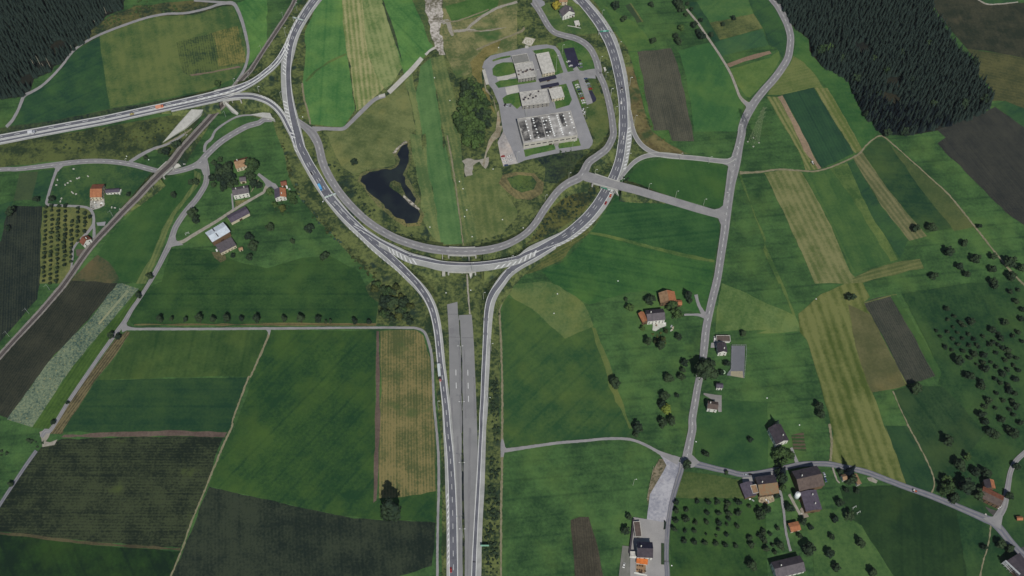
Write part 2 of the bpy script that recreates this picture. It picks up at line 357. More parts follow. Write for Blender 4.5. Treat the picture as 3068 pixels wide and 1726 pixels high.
poly('verge', 'I 0,1449 130,1340 300,1345 580,1230 700,1080 860,950 780,870 600,1060 300,1215 100,1300 -60,1449', field_mat('sunny bank', (72,86,46), (94,100,54), (.7,1,1.2), rows('I 130,1400 700,1080', 3, 1.0)))  # olive grass in rows along the bank
poly('meadow', 'B 700,-15 885,-15 900,300 930,500 975,800 1010,1060 900,1225 720,1215 570,1200 520,900 505,800 530,550 530,300 640,60', field_mat('ring pasture', (66,112,57), (87,129,66), (.9,.6,.7)))
poly('path', 'B 545,790 640,690 760,610 930,530 925,512 750,590 620,680 525,785', OLG)
poly('field', 'B 885,-15 1080,-15 1110,300 1160,600 1300,800 1380,760 1250,890 1080,1040 1020,1072 960,600 920,450 890,200', field_mat('mown hay strip', (112,127,71), (145,147,95), (.7,.7,.9), rows('B 1000,0 1110,1000', 5.2, 1.2)))
poly('meadow', 'B 1080,-15 1270,-15 1400,350 1480,640 1400,760 1300,860 1200,700 1130,500 1100,250', field_mat('raked hay meadow', (98,121,66), (127,140,85), (.8,.8,1), rows('B 1150,0 1350,700', 6, .7)))
poly('meadow', 'B 1275,-15 1600,-15 1700,250 1765,440 1670,560 1490,770 1440,560 1370,300', G3)
poly('meadow', 'B 1270,30 1290,20 1400,330 1470,620 1450,560 1370,330', ROUGHD)
poly('meadow', 'B 1560,0 1680,0 1720,300 1765,440 1720,400 1650,200', field_mat('weedy edge', (60,84,48), (86,100,58), (.8,1,1.2)))
poly('meadow', 'B 905,1250 1090,1085 1340,910 1500,800 1600,1250 H 1560,-10 1540,60 1410,130 1400,300 1090,365 1000,395 880,320 800,150 755,30 B 700,1280', field_mat('dry pond meadow', (84,98,56), (106,116,68), (1.1,.9,.9)))
poly('meadow', 'B 1490,790 1560,700 1640,1100 1660,1449 H 1700,100 1740,400 1790,700 1840,1070 1760,1000 1640,800 1650,600 1560,200 1540,0 B 1600,1300 1560,1000', field_mat('trodden pasture', (84,106,60), (108,122,70), (.8,.9,1), rows('B 1560,900 1690,1449', 7, .7)))
poly('meadow', 'B 1640,640 1740,560 1830,1100 1870,1449 H 1880,100 2010,700 2050,1060 1840,1070 1790,700 1720,400 1690,0 B 1660,1300 1600,900', field_mat('valley strip', (72,108,60), (88,122,68), (.7,.6,.7), rows('B 1740,700 1850,1300', 8, .3)))
poly('meadow', 'B 1740,560 1860,530 1960,900 2030,1320 H 2040,240 2060,420 2150,800 2200,1020 2060,1060 1960,500 1880,60 B 1830,1100', field_mat('central fallow', (82,102,58), (106,118,68), (.9,1.0,1.2), rows('B 1800,700 1950,1400', 5, .7)))
poly('meadow', 'H 2060,430 2200,350 2420,330 2460,560 2576,740 2576,800 2440,960 2270,1020 2190,1000 2140,760', field_mat('yellow olive meadow', (86,102,56), (106,116,66), (.8,.9,1), rows('H 2200,500 2260,950', 8, .6)))
poly('meadow', 'B 1860,-10 2576,-10 2576,500 2300,520 2200,640 2100,720 1990,760 1900,560 1830,330', field_mat('scrub fallow', (91,102,60), (123,123,78), (1.0,1.2,1.2), third=((62,94,48),.02,.55,7), fine=.35))
poly('meadow', 'B 1880,60 2100,0 2400,0 2380,80 2150,170 1940,210', G3B)
poly('verge', 'B 2140,720 2120,600 2260,450 2420,390 2380,500 2270,560 2230,700 2240,830 2300,900 2360,1100 2300,1000 2240,880 2180,760', field_mat('ochre herb bank', (104,100,54), (124,116,66), (.6,1,1.3)))
poly('meadow', 'C 850,60 1000,40 1340,0 1400,10 1560,200 1700,430 1500,450 1130,410 960,200', field_mat('garden grass', (69,95,52), (91,112,60), (.9,1,1.1)))
poly('meadow', 'C 1150,560 1400,500 1600,690 1640,880 1500,940 1290,930', field_mat('yard lawn', (61,97,48), (82,111,57), (.7,.8,1)))
poly('meadow', 'C 1500,1010 1640,1000 1720,1200 1800,1449 D 1600,560 1620,820 1450,1000 1330,660 1260,470', field_mat('coarse lawn', (66,88,46), (88,102,56), (.8,1,1.1)))
poly('embankment', 'I 330,230 520,180 780,130 800,200 740,380 640,420 560,480 420,470 430,330', ROUGHD)
poly('embankment', 'I 400,820 520,680 640,560 800,500 900,480 930,560 800,760 600,900 380,1020 100,1120 200,1040', field_mat('alder scrub ground', (44,60,42), (82,88,48), (.8,1.3,1.4), fine=.3))
poly('meadow', 'I 20,400 150,370 330,385 415,470 400,580 290,640 150,630 60,560 -20,480', field_mat('quarry soil', (96,92,60), (120,112,72), (.6,1,1.2), rows('I 0,430 200,640', 4, .7)))
poly('meadow', 'I 60,430 170,400 300,410 350,470 320,540 200,570 110,520', field_mat('reed bed', (44,70,44), (74,96,50), (.7,1.3,1.5), fine=.35))
# east of the ring -------------------------------------------------
poly('meadow', 'I 1245,400 1320,320 1400,265 1600,245 1800,255 2100,300 2180,330 2215,400 2195,560 2150,690 2090,718 1980,700 1700,620 1400,530 1170,460', field_mat('slip road meadow', (44,82,42), (58,94,46), (.7,.6,.6)))
poly('field', 'I 1130,585 1300,570 1500,640 1900,745 2060,810 2110,860 2095,1050 2065,1225 1800,1170 1400,1075 1000,975 875,950 1010,770', field_mat('broad ley', (42,80,44), (58,96,50), (.9,.5,.6), rows('I 1000,900 2000,800', 7, .4)))
poly('path', 'I 870,950 1000,968 1400,1068 1800,1165 2065,1220 2055,1245 1780,1195 1400,1100 980,992 860,970', OLG)
poly('field', 'I 860,972 980,994 1400,1102 1780,1197 2055,1247 2035,1449 M 2010,150 1980,290 1900,290 1400,70 1250,80 900,190 850,200 700,110 500,-10 I 400,1330 600,1240', field_mat('eastern ley', (44,84,44), (62,102,50), (.9,.5,.6)))
poly('meadow', 'M 130,0 400,-25 560,20 720,120 800,190 860,300 895,410 620,530 470,400 300,240 130,150 60,80', field_mat('grazed meadow', (72,100,54), (92,112,62), (.8,.9,1.2)))
poly('meadow', 'M 40,120 130,150 300,240 470,400 620,530 880,425 960,640 1040,880 1120,1060 1270,1430 R 1200,120 800,140 400,180 60,225 30,100 M 20,1000 20,300', field_mat('lowland pasture', (48,81,45), (66,95,48), (1.0,.7,.7)))
poly('path', 'M 880,420 915,430 960,560 1050,760 1085,880 1130,1030 1270,1400 1240,1400 1090,1070 1030,900 960,680', field_mat('yellow track grass', (78,100,50), (94,110,58), (.8,.7,.9)), jit=1.5)
poly('field', 'E 400,572 775,530 850,720 930,1050 1010,1445 I 1865,75 1655,70 D 2370,812 2180,820 2110,560 2050,260 E 480,950', field_mat('ploughed brown field', (68,70,58), (84,84,68), (.7,.5,.9), rows('E 600,560 780,1400', 2.0, .8), fine=.5))
poly('meadow', 'E 310,570 400,572 480,950 D 2050,260 2110,560 2180,820 2370,812 2400,950 2300,930 2180,820 2060,520 1960,100 E 400,880', G3B)
poly('field', 'E 270,60 320,40 455,240 400,255', field_mat('small dark plot', (46,66,48), (58,76,50)))
poly('path', 'E 320,35 335,35 470,238 455,245', OLIVE, jit=.2)
poly('meadow', 'E 30,60 150,120 390,255 600,520 400,560 310,565 200,330', field_mat('orchard meadow', (62,96,48), (78,110,54), (.9,.7,.8)))
poly('field', 'E 1200,250 1440,190 1680,150 1785,312 1310,440', OLIVE)
poly('field', 'E 1060,20 1200,250 1680,150 1620,0 1100,0', field_mat('upper ley', (60,98,54), (76,110,58), (.7,.6,.7)))
poly('field', 'E 960,20 1060,20 1310,445 1260,470 1150,330 1010,120', G2)
poly('field', 'E 1630,0 1880,0 2010,200 2050,380 2050,500 2000,640 1980,600 1940,530 1850,495 1790,312 1680,140', G2)
poly('field', 'E 1250,478 1310,448 1785,318 1850,495 1400,600 1330,620', field_mat('teal ley', (50,86,56), (62,98,58), (.7,.6,.6)))
poly('field', 'E 1385,705 1620,620 1860,560 1880,590 1650,660 1420,742', field_mat('pink earth strip', (124,104,84), (138,118,96), (.5,.6,.9)))
poly('field', 'E 1420,758 1860,640 1960,560 1980,650 1900,800 1740,980 1640,1075 1600,1060 1500,930', field_mat('triangular meadow', (74,104,50), (90,116,58), (.9,.6,.8)))
poly('meadow', 'E 850,560 1200,470 1260,520 1420,800 1490,1000 1580,1130 1560,1300 1500,1449 1030,1449 1000,1200 930,800', field_mat('slope meadow', (56,98,52), (70,110,56), (.9,.6,.7)))
poly('field', 'F 350,540 450,600 560,720 650,860 550,842 245,912 100,915 190,760 320,620', field_mat('mown yellow meadow', (86,104,54), (102,114,62), (.8,.6,.9), rows('F 245,912 550,842', 4, .6)))
poly('field', 'F 550,845 680,850 860,1150 1022,1449 J 1030,160 950,190 F 920,1449 720,1130', field_mat('yellow hay band', (92,106,54), (116,120,70), (.6,.6,.9), rows('F 600,850 960,1449', 5.5, 1.3)))
poly('field', 'F 245,915 550,847 720,1130 920,1449 J 930,192 770,272 620,332 F 520,1449 380,1170', G2B)
poly('path', 'F 200,935 245,920 380,1170 520,1449 J 622,335 590,345 F 450,1449 320,1150', field_mat('pale earth strip', (128,112,88), (146,126,100), (.5,.7,1)))
poly('field', 'F 90,930 200,935 320,1150 450,1449 J 590,345 470,358 F 400,1449 250,1200', field_mat('hay swaths', (88,104,54), (114,120,70), (.5,.6,.9), rows('F 150,950 430,1449', 4.2, 1.4)))
poly('meadow', 'F 350,290 500,400 505,490 620,640 850,745 910,810 1000,1030 1180,1255 1100,1370 1020,1449 860,1150 680,850 560,720 450,600 350,540 370,400', field_mat('forest edge meadow', (48,88,46), (64,102,52), (.9,.6,.7)))
poly('field', 'J 70,380 250,350 430,372 560,580 720,900 900,1340 1000,1449 N 560,0 600,60 J 560,1449 300,850', field_mat('wide hay strip', (92,104,58), (116,120,74), (.7,.8,.8), rows('J 200,400 720,1449', 6.5, .9)))
poly('field', 'J 440,375 700,335 870,285 1110,800 1360,1215 1100,1290 920,1350 720,900', field_mat('mid green ley', (56,90,48), (72,102,52), (1.0,.6,.7), rows('J 500,400 920,1300', 9, .3)))
poly('field', 'J 700,335 870,283 1360,1215 1290,1235 900,600', OLG)
poly('field', 'J 870,280 930,250 1200,700 1460,1030 1380,1210 1110,800', G2)
poly('field', 'J 930,240 1020,180 1250,520 1540,870 1640,990 1470,1035 1200,700', field_mat('swath strip', (92,98,62), (112,112,74), (.6,.6,.9), rows('J 980,230 1560,980', 5, 1.4)))
poly('field', 'J 1020,180 1150,50 1240,60 1400,250 1900,900 1640,960 1540,870 1250,520', field_mat('dark wedge ley', (39,68,43), (56,83,47), (1.0,.6,.7)))
poly('field', 'J 1290,120 1700,450 1850,590 2090,900 1900,940 1600,560', field_mat('olive wedge', (66,84,48), (80,94,54), (.8,.6,.8)))
poly('field', 'F 1740,1255 1900,1180 2130,1110 2300,1030 2600,1220 J 2600,900 2400,760 2000,360 1740,95 1820,40', field_mat('slate ploughland', (46,50,46), (60,62,54), (.6,.5,1.0), rows('F 1800,1230 J 2500,800', 2.4, .7), fine=.5))
poly('field', 'F 1660,-10 2130,-10 2220,45 2400,38 2600,25 2600,565 2300,505 2030,472 1950,380 1850,270', field_mat('brown fallow', (47,54,41), (63,65,49), (1.0,1.0,1.0), third=((84,78,58),.03,.62,6)))
poly('field', 'F 2130,-10 2220,40 2400,36 2510,22 2510,-10', G2)
poly('field', 'F 2030,474 2300,507 2600,567 2600,1055 2400,975 2270,975 2275,870 2120,700 2100,560', field_mat('dull olive pasture', (68,74,46), (84,86,52), (.9,.9,1), rows('F 2120,800 2576,900', 4, .5)))
poly('field', 'F 2250,1000 2400,977 2600,1060 2600,1240', G2)
poly('field', 'J 920,1400 1100,1310 1350,1240 1570,1210 1612,1300 1400,1345 1150,1400 1000,1449 930,1449', field_mat('hay end strip', (84,96,54), (104,110,64), (.6,.7,.9), rows('J 930,1420 1570,1250', 4, 1.1)))
poly('path', 'J -20,810 0,850 90,1100 250,1449 N 370,310 345,300 230,0 J 210,1449 60,1120 I 2560,1020 2330,490 2300,400 2325,400', OLG)
poly('field', 'M 2135,-5 2300,60 2576,195 N 0,150 370,312 430,460 0,480 M 2576,445 2300,450 2070,470 2085,250', field_mat('bright sunlit ley', (76,104,54), (94,118,64), (.9,.8,1.1)))  # light olive green grass
poly('field', 'N 400,290 620,100 850,0 1020,-10 1090,130 1030,180 1200,500 1450,975 1290,1020 1110,1050 1260,1449 S 1240,0 1340,250 1440,565 1000,425 720,345 735,100 N 740,1449 620,1000 480,540 415,470', field_mat('big striped hayfield', (80,94,44), (104,112,60), (.7,.6,.8), [rows('N 520,300 900,1449', 8.5, 1.3), rows('N 700,100 1100,1300', 22, .4)]))
poly('field', 'N 880,200 1100,300 1300,700 1440,975 1300,1018 1110,1050 1060,950 950,600', field_mat('worn hay end', (84,88,54), (98,98,62), (.9,.8,.9)))
poly('field', 'N 1032,182 1160,135 1280,112 1500,480 1722,890 1580,940 1450,972 1240,560', field_mat('brown drilled plot', (54,60,50), (70,72,60), (.5,.5,1.0), rows('N 1032,182 1450,972', 2.0, .9), fine=.5))
poly('verge', 'N 1032,182 1280,112 1350,100 1345,108 1285,122 1040,190', OLIVE, jit=.3)
poly('field', 'N 1290,112 1340,110 1700,700 1830,900 1730,900 1500,480', field_mat('green headland', (50,84,44), (62,94,48), (.7,.7,.7)))
poly('meadow', 'S 430,900 640,805 790,800 880,900 1010,960 1150,1180 1320,1449 560,1449 520,1100', field_mat('village meadow', (56,88,46), (74,104,54), (.9,.7,.8), rows('S 900,900 1200,1449', 8, .4)))
poly('meadow', 'S 1450,570 1700,680 2250,930 2230,1150 2150,1449 2100,3200 1420,3200 1320,1449 1150,1180 1010,960 880,880 800,600', field_mat('dusk green ley', (34,58,34), (45,70,38), (.9,.6,.7)))  # darker green than the neighbouring fields
poly('meadow', 'S 1240,0 1450,0 1600,220 1700,440 1720,560 1680,660 1440,560', field_mat('corner ley', (36,66,42), (48,78,46), (.8,.6,.7)))
poly('meadow', 'N 1320,1030 1500,980 1800,1000 2000,1200 2200,1449 S 1800,600 1720,640 1700,440 1480,60 1450,0', field_mat('slope pasture', (36,64,39), (51,77,45), (.9,.7,.8)))
poly('meadow', 'N 1400,100 2000,0 2600,-20 2600,1449 S 2600,3200 2300,3200 1900,650 1750,600 N 2200,1449 2000,1200 1750,960 1780,860', field_mat('orchard slope grass', (38,68,40), (54,84,46), (1.0,.7,.8)))
poly('meadow', 'R 1760,440 2000,465 2330,530 2400,700 1900,700 1690,690', field_mat('olive yard grass', (62,84,42), (82,98,52), (.9,.8,.9)))
poly('meadow', 'R 1690,700 2560,700 2576,1449 2560,3200 1650,3200 1640,1000', field_mat('orchard sward', (38,68,36), (55,86,42), (.9,.7,.8)))
poly('field', 'R 675,910 760,880 850,878 920,1100 990,1449 1000,1560 725,1560 700,1200', field_mat('brown garden plot', (62,60,48), (76,72,58), (.6,.6,1.1), rows('R 800,900 850,1449', 2, .7), fine=.5))
poly('meadow', 'M 1930,1160 2150,1120 2576,1150 2576,1449 R 2576,440 2200,420 1890,350 1870,200 M 1870,1400', field_mat('plum meadow', (42,76,44), (56,90,48), (.8,.7,.7)))
poly('garden', 'S 330,90 450,60 480,250 350,230', field_mat('vegetable beds', (84,80,60), (60,80,46), (.5,.8,1.2), rows('S 340,150 460,150', 3.4, 2.5)))
poly('garden', 'N 0,0 0,0 0,1 1,1', OLIVE, jit=0) if False else None
poly('garden', 'V 400,1050 560,1040 760,1090 800,1250 640,1330 480,1200', field_mat('farm garden', (72,76,50), (98,94,64), (.6,1,1.3), third=((46,66,42),.12,.5,8)))
poly('garden', 'U 290,1290 640,1240 660,1270 420,1449 300,1449', field_mat('flower beds', (62,76,46), (110,112,66), (.6,1,1.4), fine=.6))
# ---------------------------------------------------------------- water
wq = NB('pond water'); wtc = wq.n('ShaderNodeTexCoord'); wcl = wq.n('ShaderNodeClamp'); wq.l(wq.math('MULTIPLY', wq.math('SUBTRACT', wq.noise(wtc.outputs['Object'], .045, 3), .42), 4), wcl.inputs[0]); wq.l(wq.mix(wcl.outputs[0], alb((26,32,40)), alb((42,50,50))), wq.b.inputs['Base Color']); wq.b.inputs['Roughness'].default_value = .22
wq.b.inputs['Specular IOR Level'].default_value = .3
tc = wq.n('ShaderNodeTexCoord'); bp = wq.n('ShaderNodeBump'); bp.inputs['Strength'].default_value = .12
wq.l(wq.noise(tc.outputs['Object'], .8, 3), bp.inputs['Height']); wq.l(bp.outputs[0], wq.b.inputs['Normal'])
poly('pond_bank', 'H 1530,60 1560,180 1530,330 1500,400 1590,560 1650,640 1610,690 1680,790 1640,890 1500,900 1420,850 1280,740 1150,610 1080,500 1030,460 1060,390 1150,345 1350,330 1410,295 1410,250 1370,190 1460,90', field_mat('reedy bank', (78,88,54), (104,106,66), (.7,1.1,1.5), fine=.4))
poly('pond', 'H 1520,95 1532,180 1505,330 1470,400 1560,570 1600,630 1580,680 1640,780 1610,860 1500,870 1440,820 1300,720 1180,600 1110,500 1060,460 1080,410 1150,370 1350,350 1430,300 1445,250 1415,200 1470,115', wq.m, jit=2.2, step=4)
poly('pond_island', 'H 1350,470 1390,452 1450,480 1472,540 1500,600 1560,660 1540,680 1480,620 1440,582 1380,545 1340,510', field_mat('island reeds', (56,72,44), (84,92,56), (.7,1.2,1.5), fine=.4), jit=.5, step=4)
poly('stone_spit', 'H 1478,590 1540,640 1640,730 1625,745 1540,685 1475,615', field_mat('pond stones', (120,116,102), (172,166,150), (.6,1,2), fine=.5), jit=.5, step=3)
poly('stone_spit', 'H 1490,70 1520,85 1450,125 1400,190 1370,190 1410,140', field_mat('pond gravel', (92,90,72), (160,154,136), (.6,1,2), fine=.5), jit=.5, step=3)
# ---------------------------------------------------------------- roads
ZL[0] = max(ZL[0], .5)
ASPH = plain_mat('dark asphalt', (112,113,120), (88,90,97), .1)
ASPM = plain_mat('worn asphalt', (128,128,132), (114,114,118), .09)
CONC = plain_mat('light concrete road', (170,171,168), (142,144,142), .1)
SLAB = plain_mat('old concrete carriageway', (138,138,138), (122,123,124), .05)
LANE = plain_mat('country lane surface', (148,147,146), (126,126,128), .12)
BLUE = plain_mat('damp blue asphalt', (112,114,124), (98,100,110), .1)
GRAV = plain_mat('pale gravel', (160,156,146), (132,128,116), .35)
TRACK = plain_mat('dirt track', (138,132,110), (112,110,84), .3)
WHITE = plain_mat('white road paint', (218,220,218), (196,198,196), .5)
LIGHTC = plain_mat('pale concrete', (188,186,178), (164,162,154), .12)
PAVE = plain_mat('compound asphalt', (146,146,149), (128,129,132), .06)
YARD = plain_mat('pale yard concrete', (156,154,152), (138,137,136), .07)
R0 = ZL[0]
def road(spec, mat, name='road', bumps=(), z=None, a=-1, b=1, jit=0.0):
    L = Line(spec, bumps); z = nextz() if z is None else z
    o = L.band(name, mat, a, b, z, jit=jit); return L, o, z
# farm tracks and field paths (lowest)
for s, m in (('L 180,450,30 175,500,22 100,680,18 0,900,18 K 2400,900,17 2250,1300,16 O 2240,0,18 2140,220,18 2000,560,16 1850,920,14 1760,1180,14 1640,1470,14', TRACK),
 ('I 2305,378,34 2370,378,22 J 40,370,20 200,348,18 400,358,16 530,365,16 650,345,16 800,290,16 980,200,16 1050,120,16 1130,50,14 1180,25,14 1230,35,14 1330,120,11 1500,270,10 1700,450,12 1850,590,13 2000,770,14 2150,960,15 2300,1150,16 2450,1330,20 2620,1500,20', TRACK),
 ('F 2120,-10,14 2220,40,14 2320,40,12 2450,28,12 2520,20', GRAV), ('L 2520,20,22 2440,120,22 2415,200,22 2405,300,20 2420,600,20 2430,1000,20 2430,1449,20 Q 2428,400,22 2420,800,20 2418,1500,18 2412,3200,18', TRACK),
 ('H 1900,20,14 1950,300,14 2000,650,12 2055,1080,11', TRACK), ('L 2090,-90,16 2095,0,14 2118,295,14', GRAV), ('S 1448,-20,13 1560,180,12 1640,340,12 1700,480,14 1712,560,13 1680,665,12', TRACK), ('N 1310,1035,8 1400,1240,10 1500,1449,12', TRACK),
 ('S 2258,950,18 2230,1150,14 2150,1480,14 2000,2600,14', TRACK), ('S 700,-20,22 720,150,22 710,340,26', TRACK), ('B 1960,300,26 2080,290,26 2130,240,26 2250,150,24 2400,70,24 2576,20,24', GRAV), ('B 1850,220,36 1900,205,44 1930,290,40 1955,345,24', GRAV),
 ('B 1880,205,16 2000,200,14 2200,130,12 2300,90,8', TRACK), ('C 0,380,30 80,390,26 150,400,16 300,390,10 500,350,8', GRAV), ('B 2100,300,18 2200,300,10 2400,270,8', TRACK), ('C 120,640,20 300,560,24 500,480,20 700,400,30 730,350,26', TRACK),
 ('B 500,800,20 520,950,18 560,1100,18 580,1200,14', TRACK), ('G 1400,640,10 1340,660,10', TRACK), ('A 1850,1240,16 1780,1290,18 1600,1390,20 1500,1440,20', TRACK), ('U 700,1070,20 900,740,18', TRACK) ,
 ('C 1290,330,10 1460,360,10', LIGHTC)):
    road(s, m, 'path', jit=.35)
# scree and gravel grounds
poly('gravel', 'B 1680,-10 1850,-10 1862,120 1840,230 1822,330 1860,430 1882,530 1822,530 1780,460 1740,330 1722,180 1690,80', field_mat('landslip scree', (120,116,98), (176,170,158), (.8,1.3,1.6), third=((92,96,62),.06,.6,8), fine=.35), jit=2.0, step=4)
poly('gravel', 'H 2040,265 2090,240 2200,255 2300,225 2292,310 2270,342 2210,270 2150,310 2145,400 2080,415 2070,300', GRAV, jit=1.5, step=4)
poly('gravel', 'R 1540,285 1640,300 1730,350 1755,430 1740,440 1700,560 1660,700 1630,860 1595,930 1410,905 1430,750 1440,650 1500,560 1570,440 1600,380 1565,320', field_mat('yard gravel', (136,138,146), (164,164,168), (.7,.8,1.1)), jit=1.2)
poly('gravel', 'R 1530,320 1565,320 1600,380 1570,440 1500,560 1440,660 1420,760 1415,700 1440,560 1475,420', field_mat('weedy rubble', (70,72,48), (120,112,88), (.7,1.2,1.6), fine=.4), jit=1)
poly('gravel', 'O 380,60 440,35 490,60 470,110 440,150 480,160 555,130 525,185 410,205 400,130', GRAV, jit=.6, step=4)
poly('gravel', 'C 240,1180 330,1250 380,1449 D 190,560 215,700 200,760 240,760 200,900 120,960 40,1100 0,1300 -20,1250 60,950 150,820 170,640 130,430 30,280 0,150', field_mat('worn footpath', (128,120,96), (150,144,122), (.7,.9,1.2)), jit=.8)
PAVZ = nextz()
poly('yard', 'C 190,870 215,790 300,715 400,690 740,612 900,580 1020,570 1130,592 1190,660 1290,925 1400,905 1640,920 1650,1010 1480,1000 1340,1050 1470,1400 D 1270,600 1400,950 1392,1000 1350,1050 900,1120 530,1200 440,1240 320,1262 250,1281 210,1150 175,965 250,860 190,480 110,290 30,190 0,30', PAVE, z=PAVZ, jit=0)
poly('yard', 'R 1280,880 1440,905 1590,932 1585,1200 1578,3200 1220,3200 1250,1250 1260,1000', YARD, jit=0)
poly('yard', 'R 1175,1155 1240,1162 1252,1449 1250,3200 1120,3200 1140,1449', plain_mat('old yard surface', (122,122,116), (104,106,98), .2), jit=.3)
poly('yard', 'D 245,830 270,870 440,1240 320,1262 250,1281 215,1160 175,968', field_mat('lorry park gravel', (146,142,138), (170,166,160), (.8,.8,1)), jit=.2)
poly('sports_court', 'Y 440,222 640,222 625,690 375,650 430,560', plain_mat('court surface', (112,114,120), (100,102,108), .08), jit=0)
poly('sports_court', 'Y 432,590 605,590 615,690 430,655', plain_mat('sandy court end', (160,152,124), (138,134,116), .4), jit=.3)
poly('yard', 'C 835,20 840,-15 930,-15 990,20 1000,60 950,90 880,80', PAVE, jit=0)
poly('yard', 'U 960,700 1100,760 1330,860 1400,960 1300,1000 1090,960 1060,860', PAVE, jit=0)
poly('yard', 'W 0,820 300,800 540,820 560,1100 380,1200 100,1280 0,1200', field_mat('cluttered farmyard', (110,108,98), (160,158,148), (.7,1.2,2), fine=.6), jit=.6, step=4)
poly('yard', 'X 870,1180 960,1110 1230,1140 1230,1240 1080,1290 950,1380 860,1360', plain_mat('terrace slabs', (196,196,190), (168,170,160), .4), jit=.4)
poly('yard', 'b 1230,960 1290,890 1330,960 1410,1110 1290,1140', plain_mat('farm slab', (150,140,128), (126,118,106), .4), jit=.4)
poly('yard', 'b 80,330 300,290 420,240 600,230 760,210 780,340 700,380 400,430', YARD, jit=0)
poly('yard', 'R 2330,505 2450,480 2470,560 2340,570', YARD, jit=0)
poly('yard', 'b 400,700 700,660 730,800 560,860 420,820', field_mat('farm clutter ground', (110,98,80), (160,146,118), (.6,1,2), fine=.6), jit=.5, step=4)
poly('yard', 'Y 200,930 300,940 300,1180 250,1180 240,1050 40,930 40,905', plain_mat('paved forecourt', (140,138,136), (120,118,116), .2), jit=0)
poly('yard', 'Y 150,180 240,170 240,250 140,250', YARD, jit=0)
poly('yard', 'G 730,1120 850,1110 800,1200 740,1180', plain_mat('brown yard', (96,88,80), (84,78,70), .3), jit=.3)
poly('yard', 'G 930,860 1020,850 1010,890 940,890', PAVE, jit=0)
poly('yard', 'S 1060,500 1110,495 1165,530 1150,555 1080,530', GRAV, jit=.4, step=3)
poly('yard', 'c 240,460 330,500 440,530 430,570 370,600 300,540', plain_mat('dim yard', (84,82,80), (70,70,68), .3), jit=.3)
poly('yard', 'c 720,1060 796,1030 830,1180 760,1180', plain_mat('dim yard two', (78,78,80), (66,66,68), .3), jit=.3)
# compound lawns
for s in ('C 320,770 440,730 555,712 555,735 430,760 330,790','C 322,885 370,830 460,800 580,800 610,850 630,930 500,975 380,985 330,965','C 355,1070 420,1035 640,1005 880,955 888,1050 700,1080 520,1110 400,1130','C 452,1262 520,1212 665,1190 700,1350 640,1400 560,1330 470,1330',
 'C 835,650 1040,618 1110,632 1145,680 1235,930 1150,960 960,990 955,950 1130,925 1050,668 885,700','C 1060,1120 1270,1075 1345,1280 1310,1350 1140,1400 1120,1300 1240,1270 1210,1110','D 512,1068 905,992 920,1062 620,1130 532,1160','D 938,982 1212,915 1245,1012 965,1052','C 1350,1060 1420,1040 1540,1320 1470,1390 1440,1250'):
    poly('lawn', s, field_mat('compound lawn', (62,98,46), (84,112,54), (.7,.9,1)), jit=.3)
poly('parking_lot', 'C 1235,625 1370,608 1450,850 1375,872 1300,860 1290,790', plain_mat('fresh black asphalt', (50,50,70), (42,42,58), .1), jit=0)
poly('parking_lot', 'C 1552,1170 1600,1160 1660,1270 1650,1300 1612,1320', plain_mat('fresh black asphalt two', (52,54,72), (44,44,58), .1), jit=0)
poly('helipad', 'C 750,472 878,500 820,595 700,552', plain_mat('helipad slab', (176,172,154), (158,154,138), .3), jit=0)
hz = nextz(); Hh = MB(); cpt = [(T('C 788,533')[0])]; hc = at(cpt[0][0], cpt[0][1], hz+.02)
for k in range(24):
    a0, a1 = 2*pi*k/24, 2*pi*(k+1)/24
    Hh.quad(*[tuple(hc+Vector((cos(a)*r, sin(a)*r, 0))) for a, r in ((a0,4.6),(a0,5.3),(a1,5.3),(a1,4.6))])
for x0, x1, y0, y1 in ((-1.9,-1.2,-2.6,2.6),(1.2,1.9,-2.6,2.6),(-1.2,1.2,-.35,.35)):
    Hh.quad(*[tuple(hc+Vector(p)) for p in ((x0,y0,.01),(x1,y0,.01),(x1,y1,.01),(x0,y1,.01))])
hm = Hh.build('helipad_marking', plain_mat('faded pad paint', (206,204,192), (190,188,176), .5)); hm['kind'] = 'structure'
road('C 765,585,44 765,620,44', LIGHTC, 'path')
poly('yard', 'C 380,992 632,942 632,982 550,1002 520,1025 390,1036', LIGHTC, jit=0)
poly('yard', 'C 485,1125 645,1090 668,1182 600,1195 510,1222', LIGHTC, jit=0)
poly('yard', 'C 190,895 228,890 280,1082 240,1090', LIGHTC, jit=0)
poly('abutment', 'Z 0,0 1,0 1,1', LIGHTC, jit=0) if False else None
